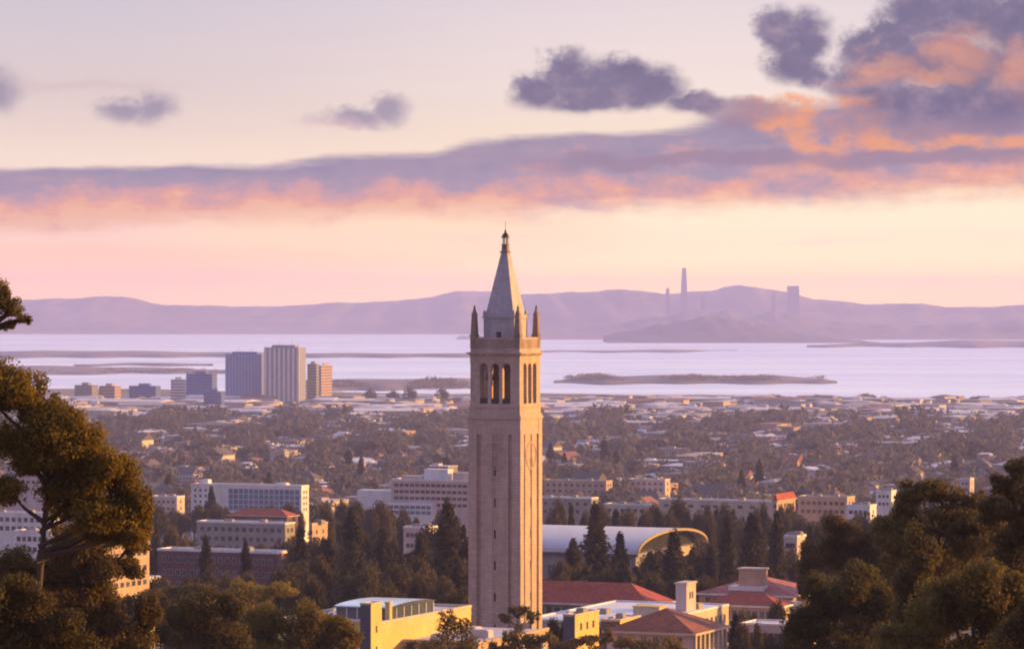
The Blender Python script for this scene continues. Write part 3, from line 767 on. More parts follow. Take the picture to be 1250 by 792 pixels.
# --- the roof house with chimney look behind
root2, w2, d2, h2 = frame_of('roof_house', 825, 838, 851, 713, 846, 'tall boxy roof house with lavender front beside the small dark tree', 'roof house', zbase=zpy(741, 846))
part_box('wall', root2, -w2, 0, 0, d2, -2.0, h2, M['pink']); part_box('cap', root2, -w2-.25, .25, -.25, d2+.25, h2, h2+.4, M['cream'])
windows(root2, w2, d2, 'side', 2, 1, 0.4, h2-.4, 0.8, 1.6)

# --- two ochre towers
for (xl, xn, xr, yt, Y, lab) in ((688, 702, 733, 752, 722, 'left of two squat shade-fronted yellow towers right of the bell tower'), (734, 757, 784, 758, 738, 'right of two squat shade-fronted yellow towers, partly behind brown trees')):
    root, w, d, h = frame_of('squat_tower', xl, xn, xr, yt, Y, lab, 'tower', 'squat towers right of the bell tower')
    part_box('wall', root, -w, -0.003, 0.004, d, 0, h, M['ochre']); part_box('shade_panel', root, -w, -0.01, -0.2, 0.0, 0, h-.1, M['shade_navy'])  # front sheet coloured dark as the unlit side of the ochre walls
    parapet(root, w, d, h, M['cream'], 0.4, 0.3)
    windows(root, w, d, 'side', 3, 2, h-7, h-0.6, 0.9, 1.5); hvac(root, [(-w/2, d/2, 0.8, 1.0, 0.9)], h+.12)

# --- red tile hall beyond the white roof
root, w, d, h = frame_of('tiled_hall', 560, 792, 822, 739, 874, 'long hall with a red clay tile hip roof, right beside the tower', 'hall')
d = 15
part_box('wall', root, -w, 0, 0, d, 0, h, M['peach']); hip_roof(root, -w, 0, 0, d, h, h+4.7, M['tile'], 1.0, trim=M['white'])
windows(root, w, d, 'front', 22, 2, h-7, h-0.5, 1.4, 2.2)
# --- tiled buildings further right
root, w, d, h = frame_of('tiled_hall', 855, 965, 1010, 727, 925, 'broad faded red tiled hall with a boxy chimney, below the three tall conifers', 'hall')
part_box('wall', root, -w, 0, 0, d, 0, h, M['peach']); hip_roof(root, -w, 0, 0, d, h, h+4.0, M['tile_pink'], 1.0, trim=M['white'])
windows(root, w, d, 'front', 10, 2, h-7, h-0.5, 1.4, 2.2)
b = MB(); b.box(-14.5, -8.2, 2.0, 6.0, h+0.3, h+6.1, 0); b.box(-14.8, -7.9, 1.7, 6.3, h+6.1, h+6.5, 1); b.box(-17, -7.6, 1.2, 6.6, h+0.8, h+2.0, 2)
b.build('chimney', [M['peach'], M['cream'], M['white']], root)
root, w, d, h = frame_of('tiled_hall', 862, 950, 985, 740, 872, 'low brown-red tiled hall in front of the broad faded one', 'hall')
part_box('wall', root, -w, 0, 0, d, 0, h, M['pink']); hip_roof(root, -w, 0, 0, d*.6, h, h+2.6, M['tile'], 0.8, trim=M['white'])
windows(root, w, d, 'front', 9, 1, h-4, h-0.5, 1.4, 2.2)
# --- brown tiled hall with pillared wall, bottom
root, w, d, h = frame_of('pillared_hall', 742, 846, 892, 773, 690, 'hall with brown tiled hip roof and pale pillared side wall, nearest at bottom', 'hall')
part_box('wall', root, -w, 0, 0, d, 0, h, M['pink']); hip_roof(root, -w, 0, 0, d, h, h+3.9, M['tile_brown'], 0.7, trim=M['cream'])
windows(root, w, d, 'side', 7, 1, h-3.8, h-0.3, 1.1, 2.9); 
for i in range(8):
    part_box('pillar', root, 0.002, 0.45, 0.6+i*(d-1.2)/7-0.3, 0.6+i*(d-1.2)/7+0.3, h-4.4, h-0.4, M['cream'])
windows(root, w, d, 'front', 6, 1, h-3.8, h-0.3, 1.1, 2.4)
# --- low lavender sheds by the right trees
root, w, d, h = frame_of('flat_annex', 905, 962, 985, 764, 742, 'low annex with pale lavender flat roof beside the right-hand trees', 'building')
part_box('wall', root, -w, 0, 0, d, 0, h, M['pink']); parapet(root, w, d, h, M['white'], .4, .3, M['roof_lav']); windows(root, w, d, 'front', 5, 1, h-4, h-.6, 1.4, 1.8)

# --- domed gymnasium with a barrel roof
root, w, d, h = frame_of('barrel_roof_hall', 585, 776, 884, 676, 1240, 'large hall with pale barrel vault roof and golden arched end, behind dark conifers', 'gymnasium')
d = 66
part_box('wall', root, -w, 0, 0, d, 0, h, M['grey'])
q = MB(); e = MB(); n = 20; rise = 6.6; gl = MB()
for i in range(n):
    a0, a1 = math.pi*i/n, math.pi*(i+1)/n
    f_ = lambda a: (d/2-(d/2+1.2)*math.cos(a), h+0.05+rise*math.sin(a)**0.9 if math.sin(a) > 0 else h+0.05)
    p0, p1 = f_(a0), f_(a1)
    q.q([(1.0, p0[0], p0[1]), (1.0, p1[0], p1[1]), (-w-1, p1[0], p1[1]), (-w-1, p0[0], p0[1])])
    e.q([(1.0, p0[0], p0[1]+.05), (1.5, p0[0], p0[1]+.05), (1.5, p1[0], p1[1]+.05), (1.0, p1[0], p1[1]+.05)][::-1]); e.q([(1.5, p0[0], p0[1]-.8), (1.5, p1[0], p1[1]-.8), (1.5, p1[0], p1[1]+.05), (1.5, p0[0], p0[1]+.05)])
    gl.q([(-3, p0[0], h), (-3, p1[0], h), (-3, p1[0], max(h, p1[1]-.1)), (-3, p0[0], max(h, p0[1]-.1))])  # dark glass sheet standing in for the shade beneath the arched rim
o = q.build('roof', M['roof_lav'], root, smooth=True); e.build('arched_rim', M['gold_trim'], o); gl.build('shaded_end_sheet', M['glass'], root)
part_box('end_panel', root, 0.003, 0.2, d*.62, d, 0, h-.4, M['peach']); part_box('eave', root, -w-1, 1, -1.3, -.002, h-1.0, h, M['roof_dark'])
windows(root, w, d, 'front', 12, 1, h-9, h-3, 2.6, 3.6); windows(root, w, d, 'side', 8, 2, h-14, h-2, 2.2, 3.2, push=0.21, a0=d*.63, a1=d-1)

# generic campus and town blocks: (name, label, category, xl, xn, xr, top, Y, wall, roof material, window columns front/side, rows, window size, extra)
BL = [
 ('office_block','small lavender block between the tall conifers and the right-hand trees','building',957,973,978,656,1150,'pink','roof_lav',3,1,5,(1.6,1.8)),
 ('brick_hall','wide dark maroon brick hall with thin pale roof edge, left of centre','hall',186,338,352,676,1105,'maroon','roof_lav',16,3,3,(1.5,2.0)),
 ('sunlit_block','orange sunlit block with dark window bands beside the big left tree','building',112,122,171,669,950,'peach','roof_white',3,8,5,(1.9,1.5)),
 ('flat_annex','low lavender-roofed annex in front of the dark maroon hall','building',128,176,190,708,985,'pink','roof_lav',6,2,2,(1.5,1.6)),
 ('taupe_hall','wide grey-brown hall with pale eaves under a strip of red roof','hall',236,348,358,640,1500,'grey','roof_white',12,2,3,(2.0,2.0)),
 ('red_roof_hall','long low hall whose dull red roof lies below the blue-glass building','hall',276,350,362,630,1700,'maroon','tile',9,2,1,(2.0,2.0)),
 ('sunlit_cottage','small glowing orange building among conifers left of the tower','building',378,381,398,641,1300,'peach','roof_lav',1,2,2,(1.3,1.6)),
 ('white_lodge','pinkish white lodge peeping between conifers left of the tower','building',492,524,530,645,1350,'pink','roof_white',5,1,3,(1.5,1.6)),
 ('pink_apartments','pink apartment block showing through the left tree branches','apartments',2,58,66,566,2050,'pink','roof_white',8,2,4,(2.0,1.8)),
 ('white_hall','long white roofed hall behind the trunk of the left tree','hall',-40,60,70,628,1600,'white','roof_white',12,2,2,(2.0,2.0)),
 ('white_annex','white annex low behind the left tree, nearest of the pale blocks there','building',14,62,70,650,1350,'white','roof_white',6,2,2,(1.6,1.8)),
 ('white_lodge','pinkish block with pale roof left of the blue-glass building','building',182,216,222,607,2050,'pink','roof_white',5,1,2,(1.8,1.6)),
 ('tan_hall','long low tan hall stretching behind the three tall conifers','hall',806,944,952,613,1680,'cream','roof_lav',9,2,1,(2.6,1.4)),
 ('orange_hall','orange-red roofed hall at the right end of the long tan one','hall',944,948,976,611,1640,'peach','tile',1,6,2,(1.8,1.8)),
 ('peach_hall','peach hall with pale roof right of the orange-red hall','hall',976,1034,1046,608,1700,'peach','roof_white',8,2,2,(1.8,1.8)),
 ('white_lodge','white block just over the top of the right-hand trees','building',1034,1062,1068,618,1560,'white','roof_white',4,1,2,(1.6,1.6)),
 ('peach_block','peach block with white roof line just right of the tower','building',664,740,748,588,2350,'peach','roof_white',10,2,2,(2.0,1.8)),
 ('pink_block','pinkish white block above the left end of the long tan hall','building',768,812,818,586,2400,'pink','roof_white',6,1,3,(2.0,1.8)),
 ('taupe_block','grey-brown block with a white roof close right of the tower','building',640,722,730,609,1800,'grey','roof_white',8,1,2,(2.0,1.8)),
 ('cream_block','cream block with flat roof above the barrel-roofed hall','building',738,790,800,617,1700,'cream','roof_dark',6,1,2,(2.0,1.8)),
 ('white_villa','small white villa above the rounded trees at right','villa',1070,1088,1092,600,1900,'white','roof_white',3,1,2,(1.4,1.6)),
 ('white_villa','small pinkish villa right of the white one, over the right trees','villa',1172,1184,1188,585,2200,'pink','roof_white',2,1,3,(1.4,1.6)),
]
for (nm, lab, cat, xl, xn, xr, yt, Y, wm, rm, cf, cs, rows, ws) in BL:
    root, w, d, h = frame_of(nm, xl, xn, xr, yt, Y, lab, cat)
    d = max(d, 9.0) if d < 9 else d
    part_box('wall', root, -w, 0, 0, d, 0, h, M[wm])
    if rm.startswith('tile'): hip_roof(root, -w, 0, 0, d, h, h+3, M[rm], .6)
    else:
        parapet(root, w, d, h, M['white'] if wm != 'peach' else M['cream'], .7, .4, M[rm])
        hvac(root, [(-w*.3, d*.5, 1.5, 1.2, 1.4), (-w*.7, d*.6, 2.0, 1.0, 1.1)], h+.12)
    fh = min(h-.8, rows*3.9)
    windows(root, w, d, 'front', cf, rows, h-fh-.4, h-.6, ws[0], ws[1], inset=1.0); windows(root, w, d, 'side', cs, rows, h-fh-.4, h-.6, ws[0], ws[1], inset=1.0)

# --- long building with white end and blue glass
root, w, d, h = frame_of('glass_front_building', 228, 368, 376, 595, 2000, 'long building with white left end and blue glass front above red roof', 'building')
part_box('wall', root, -w, 0, 0, d, 0, h, M['white']); parapet(root, w, d, h, M['white'], 1.2, .5)
windows(root, w, d, 'front', 3, 4, h-13.5, h-1, 1.3, 1.6, a0=-w+1, a1=-w*.84)
for i in range(14):
    x0 = -w*.66+i*(w*.66-1)/14
    b = MB(); b.box(x0+.35, x0+(w*.66-1)/14-.35, -.25, -.002, h-13, h-1.3, 0)
    for j in range(1, 4): b.box(x0+.35, x0+(w*.66-1)/14-.35, -.32, -.252, h-13+j*2.9, h-12.7+j*2.9, 1)
    b.build('glass_bay', [M['blue_glass'], M['white']], root)
windows(root, w, d, 'side', 2, 4, h-13.5, h-1, 1.6, 1.6); hvac(root, [(-w*.2, d*.5, 3, 2, 2.0), (-w*.9, d*.5, 2.5, 2, 3.0)], h+.12, 'white')
# --- stepped pink building
root, w, d, h = frame_of('stepped_building', 476, 574, 586, 588, 1900, 'stepped pinkish white building with rows of rosy windows left of the tower', 'building')
part_box('wall', root, -w, 0, 0, d, 0, h, M['pink']); parapet(root, w, d, h, M['white'], .9, .4)
part_box('upper_storey', root, -w*.62, -w*.32, 4, d-2, h+.12, h+6.0, M['white']); part_box('upper_storey', root, -w*.27, -.5, 5, d-2, h+.12, h+4.4, M['pink'])
part_box('upper_storey', root, -w*.9, -w*.66, 4, d-2, h+.12, h+2.4, M['pink'])
part_box('low_wing', root, -w*1.45, -w-.003, 2, d-3, 0, h-5.4, M['white']); part_box('low_wing', root, -w*.98, -w*.42, -6, -.003, 0, h-11.5, M['white'])
windows(root, w, d, 'front', 14, 4, h-14, h-.6, 2.6, 1.9, frame='peach')
windows(root, w, d, 'front', 8, 2, h-17.5, h-12, 2.6, 1.7, 'blue_glass', a0=-w*.97, a1=-w*.43, push=6.0)
windows(root, w, d, 'side', 3, 4, h-14, h-.6, 2.4, 1.9)
# --- chimney stack bottom left
root, w, d, h = frame_of('chimney_stack', 168, 179, 189, 750, 470, 'cream chimney stack rising from the bushes at the bottom left', 'chimney')
d = 2.2; part_box('stack', root, -w, 0, 0, d, 0, h, M['cream']); part_box('cap', root, -w-.15, .15, -.15, d+.15, h, h+.3, M['pink']); part_box('band', root, -w-.08, .08, -.08, d+.08, h-.9, h-.7, M['pink'])
for i in range(2): 
    b = MB(); b.lathe([(.22, h+.3), (.2, h+.8)], 8, -w*(.3+.4*i), d/2); b.build('flue', M['tile'], root)

# --- the two high-rises by the bay
def highrise(name, label, xl, xn, xr, yt, Y, wm, lm, floors, piers, cat='high-rise', pier_m='tower_line'):
    root, w, d, h = frame_of(name, xl, xn, xr, yt, Y, label, cat)
    part_box('body', root, -w, 0, 0, d, 0, h, M[wm])
    for i in range(floors):
        zz = 5+(h-6)*(i+0.5)/floors
        b = MB(); b.box(-w-.3, .3, -.3, -.002, zz, zz+(h/floors)*.34); b.box(.002, .3, -.002, d, zz, zz+(h/floors)*.34); b.build('floor_band', M[lm], root)
    for i in range(piers+1):
        x = -w+w*i/piers; b = MB(); wd = w/piers*.26
        b.box(x-wd, x+wd, -1.4, -.31, 0, h+1.5); b.build('pier', M[pier_m], root)
    part_box('crown', root, -w*.85, -w*.15, d*.2, d*.8, h, h+5, M[wm]); part_box('roof_slab', root, -w-.6, .6, -1.5, d+.6, h-.01, h+1.3, M[lm])
    for i in range(2):
        b = MB(); b.tube([(-w*(.3+.4*i), d*.5, h+5), (-w*(.3+.4*i), d*.5, h+12)], [.3, .15], 5); b.build('mast', M['grey'], root)
highrise('office_high_rise', 'left, blue of two waterfront high-rises, with fine floor lines', 275, 319, 322, 433, 6050, 'tower_blue', 'tower_line', 17, 11)
highrise('apartment_high_rise', 'taller right of two waterfront high-rises, grey with pale vertical stripes', 323, 364, 372, 425, 6000, 'grey', 'tower_line', 26, 7, pier_m='white')
MB_ = [(226,259,264,456,6100,'tower_blue','blue-grey block just left of the blue high-rise'),(375,386,389,444,6100,'grey','slim grey block right of the striped high-rise'),
       (389,392,404,446,6150,'peach','peach sunlit block right of the two waterfront high-rises'),(90,112,118,470,6300,'grey','grey block near the left shore above the big tree'),
       (120,140,146,471,6350,'peach','peach block near the left shore, beside a grey one'),(156,190,195,471,6150,'tower_blue','low blue block near the left shore'),
       (208,222,226,463,6000,'white','pale block left of the blue-grey one by the high-rises'),(248,270,273,478,5700,'tower_blue','low dark block at the foot of the blue high-rise')]
for (xl, xn, xr, yt, Y, wm, lab) in MB_:
    root, w, d, h = frame_of('mid_rise_block', xl, xn, xr, yt, Y, lab, 'office block')
    part_box('body', root, -w, 0, 0, d, 0, h, M[wm]); nf = max(3, int(h/5))
    for i in range(nf):
        zz = 2+(h-3)*(i+.5)/nf; b = MB(); b.box(-w-.2, .2, -.3, -.002, zz, zz+1.6); b.box(.002, .3, -.002, d, zz, zz+1.6); b.build('floor_band', M['slate_glass'], root)
    part_box('roof_house', root, -w*.7, -w*.3, d*.3, d*.7, h, h+4, M[wm])

# --- the far city across the bay
def far_tower(px, yt, wpx, lab, taper=0.0, Y=21300, name='far_skyscraper'):
    k = Y/F; X = (px-625)*k; h = zpy(yt, Y); w = wpx*k/2; root = empty(name, (X, Y, 0)); tag(root, lab, 'skyscraper', 'far skyscrapers across the bay')
    b = MB(); b.cbox(0, 0, w, w*.9, 0, h*.72, 0, w*taper*.3); b.build('shaft', sky_m, root)
    b = MB(); b.cbox(0, 0, w*(1-taper*.3), w*.88*(1-taper*.3), h*.72, h, 0, w*taper*.55); b.build('top', sky_m, root)
far_tower(835, 327, 8.5, 'tallest far skyscraper, slim and rounded at top, above the hills right of tower', .55)
far_tower(968, 349, 14, 'broad flat-topped far skyscraper, the wide block above the hills')
far_tower(815, 352, 5, 'short slim far tower just left of the tallest', .2)
far_tower(944, 357, 5, 'faint slim far tower close left of the broad flat-topped one', .3)
far_tower(858, 361, 6, 'stubby far tower just right of the tallest')

# ------------------------------------------------------------------ words that say which one
COLS = [(70,'far left edge'),(130,'over left tree'),(182,'beside left tree'),(228,'left of blue-glass building'),(300,'above blue-glass building'),(372,'right part of blue-glass building'),
        (430,'between blue-glass and stepped buildings'),(500,'left end of stepped building'),(575,'above stepped building'),(700,'close right of tower'),
        (770,'above barrel roof'),(840,'above golden arch'),(905,'left of orange-red hall'),(980,'above orange-red hall'),(1050,'above peach hall'),
        (1120,'above rounded right trees'),(1190,'over right trees'),(1400,'far right edge')]
ROWS = [(500,'by the bay shore'),(515,'near the bay'),(535,'on the far flats'),(556,'mid flats'),(578,'on the near flats'),(602,'in the near town'),(640,'at the campus edge'),(900,'on campus')]
def where(px, py):
    c = next(t for x, t in COLS if px < x); r = next(t for y, t in ROWS if py < y); return r+', '+c
ORD = ['', 'leftmost', 'second', 'third', 'fourth', 'fifth', 'sixth', 'seventh', 'eighth', 'ninth', 'tenth']
NUM = ['', 'one', 'two', 'three', 'four', 'five', 'six', 'seven', 'eight', 'nine', 'ten']
PENDING = []      # (object, text, px): made single at the end
def settle():
    d = {}
    for o, t, px in PENDING: d.setdefault(t, []).append((px, o))
    for t, l in d.items():
        l.sort(key=lambda p: p[0])
        if len(l) == 1: l[0][1]['label'] = t; continue
        for i, (px, o) in enumerate(l):
            n = len(l)
            o['label'] = t+', '+('leftmost' if i == 0 else 'rightmost' if i == n-1 else ('middle' if n == 3 else (ORD[i+1] if i < 10 else 'later')+' from left'))

# ------------------------------------------------------------------ waterfront warehouses
rs = random.Random(5)
for i in range(52):
    px = -5+i*24.6+rs.uniform(-9, 9); py = rs.choice([494, 497, 500, 504, 508, 512])+rs.uniform(-1, 1)
    if px < 570: py -= rs.choice([0, 3, 6])
    Y = y_for(px, max(py, 493)); Y = min(Y, shore((px-625)/F*Y)-150)
    wd = rs.uniform(30, 110); dp = rs.uniform(50, 110); hh = rs.uniform(6, 11); X = (px-625)/F*Y
    wi = rs.choice([0, 0, 1, 4, 2]); ri = rs.choice([3, 3, 2, 3, 1])
    root = empty('warehouse', (X, Y, zt(X, Y)-1), rs.uniform(-.25, .25)); tag(root, None, 'warehouse', 'warehouses along the bay shore')
    part_box('wall', root, -wd/2, wd/2, 0, dp, 0, hh+1, HW[wi][0])
    b = MB(); b.q([(-wd/2-1, -1, hh+1), (wd/2+1, -1, hh+1), (wd/2+1, dp/2, hh+4), (-wd/2-1, dp/2, hh+4)]); b.q([(wd/2+1, dp+1, hh+1), (-wd/2-1, dp+1, hh+1), (-wd/2-1, dp/2, hh+4), (wd/2+1, dp/2, hh+4)])
    b.q([(wd/2+1, -1, hh+1), (wd/2+1, dp+1, hh+1), (wd/2+1, dp/2, hh+4)]); b.q([(-wd/2-1, dp+1, hh+1), (-wd/2-1, -1, hh+1), (-wd/2-1, dp/2, hh+4)])
    b.build('roof', HR[ri][0], root)
    PENDING.append((root, '%s warehouse, %s' % (HR[ri][1]+'-roofed '+HW[wi][1], where(px, HZ+(H-2)*F/Y)), px))

# ------------------------------------------------------------------ houses of the flats
def house_mesh(w, d, h, roof, wi, ri):
    """walls, roof, windows of a small house, far away: one mesh per part"""
    a = MB(); a.box(-w/2, w/2, -d/2, d/2, -2, h, 0)
    nf = max(1, int(h/3))
    for s in (-1, 1):
        for f in range(nf):
            for i in range(max(2, int(w/3))):
                x = -w/2+(i+.5)*w/max(2, int(w/3)); a.box(x-.6, x+.6, s*(d/2+.05)-.05, s*(d/2+.05)+.05, .9+f*3, 2.4+f*3, 1)
    b = MB()
    if roof == 'flat':
        b.box(-w/2-.3, w/2+.3, -d/2-.3, d/2+.3, h, h+.6); b.box(-w*.2, w*.05, -d*.2, d*.2, h+.6, h+2)
    else:
        e = .6; rr = d*.32; in_ = 0 if roof == 'gable' else d/2
        A, B_, C, D = (-w/2-e, -d/2-e, h), (w/2+e, -d/2-e, h), (w/2+e, d/2+e, h), (-w/2-e, d/2+e, h)
        r0, r1 = (-w/2-e+in_, 0, h+rr), (w/2+e-in_, 0, h+rr)
        b.q([A, B_, r1, r0]); b.q([B_, C, r1]); b.q([C, D, r0, r1]); b.q([D, A, r0]); b.q([D, C, B_, A])
        b.box(w*.2, w*.2+.8, -.4, .4, h+rr*.3, h+rr+1)
    return a.mesh('wall', [HW[wi][0], M['glass']]), b.mesh('roof', HR[ri][0])
rs = random.Random(21); PROT = []
for wi in range(6):
    for ri, rf in ((0,'hip'),(1,'gable'),(2,'flat'),(3,'flat'),(0,'gable')):
        big = rs.random() < .3
        w, d, h = (rs.uniform(18, 34), rs.uniform(12, 18), rs.uniform(7, 13)) if big else (rs.uniform(9, 14), rs.uniform(8, 11), rs.uniform(4.5, 7.5))
        PROT.append((wi, ri, big, house_mesh(w, d, h, rf, wi, ri)))
spots = []; tries = 0
while len(spots) < 230 and tries < 20000:
    tries += 1
    px = rs.uniform(-10, 1260); py = 542+108*(rs.random()**.8)
    if 566 < px < 668: continue
    if py > 628 and px > 1080: continue
    if any(abs(px-a)*.9 < 11 and abs(py-b_) < 5.5 for a, b_ in spots): continue
    spots.append((px, py))
for (px, py) in spots:
    Y = y_for(px, py); X = (px-625)/F*Y; wi, ri, big, (wm, rm) = rs.choice(PROT)
    root = empty('apartment_house' if big else 'house', (X, Y, zt(X, Y)), GRID+rs.choice([0, math.pi/2])+rs.uniform(-.1, .1))
    s = rs.uniform(.9, 1.2); root.scale = (s, s, s)
    tag(root, None, 'apartment house' if big else 'house', 'houses of the flats'); link('wall', wm, root); link('roof', rm, root)
    PENDING.append((root, '%s %s-roofed %s, %s' % (HW[wi][1], HR[ri][1], 'apartment house' if big else 'house', where(px, py)), px))
# farther houses, past counting
def grove(px, py):
    return math.sin(px*.035+py*.11)+math.sin(px*.083-py*.07+2)*.7+math.sin(px*.017+py*.23+4)*.8
def far_houses():
    r = random.Random(8); b = MB(); mats = [x[0] for x in HW]+[x[0] for x in HR]
    for i in range(3600):
        px = r.uniform(-15, 1265); py = (489+26*r.random() if i < 1000 else 505+50*r.random()) if i < 2700 else r.uniform(525, 635)
        if py > 515 and grove(px, py) > .35: continue
        Y = y_for(px, py); X = (px-625)/F*Y; z = zt(X, Y)
        if Y > shore(X)-120: continue
        w, d, h = r.uniform(5, 9), r.uniform(5, 8), r.uniform(4, 8)
        if r.random() < (.35 if py < 516 else .14): w *= r.uniform(2, 5); d *= 2.2; h *= 1.3
        wi = r.choice([0, 0, 1, 4, 3] if py < 516 else [0, 1, 2, 3, 4, 5]); ri = 6+r.choice([3, 3, 2, 0] if py < 516 else [0, 1, 2, 3, 3]); a = -.4+r.choice([0, 1.57])+r.uniform(-.1, .1); c, s = math.cos(a), math.sin(a)
        T = lambda x, y, zz: (X+x*c-y*s, Y+x*s+y*c, z+zz)
        p = [(-w,-d),(w,-d),(w,d),(-w,d)]
        for j in range(4):
            (x0, y0), (x1, y1) = p[j], p[(j+1) % 4]; b.q([T(x0, y0, -2), T(x1, y1, -2), T(x1, y1, h), T(x0, y0, h)], wi)
        rr = h+r.uniform(.4, 3)
        A, B_, C, D = [T(x*1.08, y*1.08, h) for x, y in p]; r0, r1 = T(-w*.6, 0, rr), T(w*.6, 0, rr)
        b.q([A, B_, r1, r0], ri); b.q([B_, C, r1], ri); b.q([C, D, r0, r1], ri); b.q([D, A, r0], ri)
    o = b.build('distant_houses', mats); tag(o, 'hazy mass of tiny houses on the far flats toward the bay', 'houses', kind='stuff')
far_houses()

# ------------------------------------------------------------------ trees of campus and town
CON = [proto_tree('conifer', 24, 5.0, 5200, .42, 30+i, M['conifer']) for i in range(3)]
BRD = [proto_tree('broad', 14, 6.5, 4200, .42, 50+i, M['broad']) for i in range(4)]
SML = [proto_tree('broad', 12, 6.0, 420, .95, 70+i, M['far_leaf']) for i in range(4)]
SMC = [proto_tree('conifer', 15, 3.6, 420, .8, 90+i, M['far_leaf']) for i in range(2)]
def low_clump(seed):
    r = random.Random(seed); tb = MB(); fb = MB(); tb.tube([(0, 0, -1), (0, 0, 5), (0.3, 0, 9)], [.5, .4, .1], 6)
    for j in range(9):
        d = rnd_dir(r); leaf_cloud(fb, (d.x*3.6, d.y*3.6, 5.2+abs(d.z)*3.5-1.5), (3.4, 3.4, 3.2), 60, 1.0, r, .2)
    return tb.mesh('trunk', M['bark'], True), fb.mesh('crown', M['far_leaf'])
LOW = [low_clump(120+i) for i in range(3)]
NT = [0]
def plant(kind, px, ytop, Y, halfw, label=None, group='trees of the campus', grow=1.0):
    k = Y/F; X = (px-625)*k; z = zt(X, Y); hgt = (zpy(ytop, Y)-z)*grow
    P_, H0, R0, nm = {'con': (CON, 24, 5.0, 'conifer_tree'), 'brd': (BRD, 14*.93, 6.5, 'broadleaf_tree'), 'sml': (SML, 12*.93, 6, 'broadleaf_tree'), 'smc': (SMC, 15, 3.6, 'conifer_tree'), 'low': (LOW, 11, 6.2, 'tree_clump')}[kind]
    t, c = P_[rt.randrange(len(P_))]
    root = empty(nm, (X, Y, z), rt.uniform(0, 6.28)); s = halfw*k/R0*(1.4 if kind == 'con' else 1.12); root.scale = (s, s, max(hgt, 2)/H0)
    tag(root, None, 'conifer' if 'con' in nm else 'tree', group); link('trunk', t, root); link('crown', c, root)
    NT[0] += 1
    desc = label or ('%s %s, %s' % (('tall narrow' if hgt > 22 else 'small pointed') if 'con' in nm else ('big rounded' if hgt > 16 else 'small rounded'), 'dark conifer' if 'con' in nm else 'brown-green tree', where(px, HZ+(H-z)*F/Y)))
    PENDING.append((root, desc, px)); return root
rt = random.Random(3)
for a in [(258,592,1880,13,'dark conifer in front of the blue-glass building'),(367,640,1060,19,'tall dark conifer left of the glowing orange cottage'),(430,617,1040,27,'broad tall conifer under the low white wing'),
          (401,655,1010,22,'dark conifer between two taller ones, left of centre'),(468,640,1000,27,'dark conifer midway between tower and orange cottage'),(546,608,960,27,'tallest dark conifer touching the left side of the tower'),
          (513,655,970,24,'dark conifer second from the tower on its left'),(566,640,1000,18,'narrow conifer half hidden behind the tower'),(300,658,1060,14,'slim conifer before the maroon hall, right one'),(251,652,1050,15,'slim conifer before the maroon hall, left one'),
          (727,611,1060,26,'tall conifer with thin top in front of the barrel roof'),(700,656,1045,22,'lower conifer between tower and the tall one'),(757,648,1070,20,'conifer touching the right of the tall thin-topped one'),
          (823,645,1000,29,'broad dark conifer under the golden arch'),(798,676,985,20,'low dark conifer left of the broad one'),(888,626,1050,19,'left of the three tall conifers right of the golden arch'),
          (918,624,1070,25,'middle of the three tall conifers right of the golden arch'),(948,622,1080,19,'right of the three tall conifers right of the golden arch'),(868,664,1010,15,'short conifer at the foot of the three tall ones'),
          (989,638,1090,17,'dark conifer beside the lavender block'),(1012,628,1100,16,'dark conifer at the left end of the right tree mass'),(845,695,960,15,'small dark tree behind the roof house'),(190,640,1250,14,'dark conifer behind the orange sunlit block'),(214,650,1230,14,'dark conifer between sunlit block and maroon hall')]:
    plant('con', a[0], a[1], a[2], a[3], a[4])
for (x0, x1, yt, yv, Y0, Y1, n, hw_) in [(186,350,712,8,820,960,10,20),(350,575,690,14,800,930,20,22),(350,575,715,10,720,790,9,20),(600,990,700,10,930,985,13,17),(985,1100,650,14,900,1000,8,24),(180,345,702,8,980,1030,6,16),(665,745,751,5,752,785,5,14),(885,990,745,8,780,840,6,15),
                                         (150,240,655,14,1150,1350,7,15),(380,560,628,12,1400,1800,14,15),(350,568,662,14,1080,1150,14,24),(675,790,690,10,1000,1040,8,20),(860,985,672,12,1100,1160,9,22),(1085,1260,640,14,700,900,14,26),(1090,1260,615,10,1300,1500,10,16),(890,975,768,6,700,740,6,16),(186,270,622,6,1720,1950,8,14),(245,376,621,5,1780,1880,12,11),(270,380,672,8,1180,1400,8,18),(785,970,622,6,1480,1640,16,12),(783,850,672,8,1130,1200,5,22),(380,480,618,8,1500,1850,8,14),(0,110,700,10,800,1000,7,20),(120,240,735,8,800,900,8,18),(670,880,622,10,1420,1600,12,14),(880,1080,628,8,1350,1500,10,15)]:
    for i in range(n):
        px = x0+(x1-x0)*(i+.5)/n+rt.uniform(-9, 9); Y = rt.uniform(Y0, Y1)
        if 560 < px < 675 and Y < 740 and yt > 700: continue
        if 560 < px < 600 and Y > 740 and yt > 730: continue
        plant('brd' if rt.random() < .75 else 'con', px, yt+rt.uniform(-yv, yv), Y, hw_*rt.uniform(.75, 1.2))
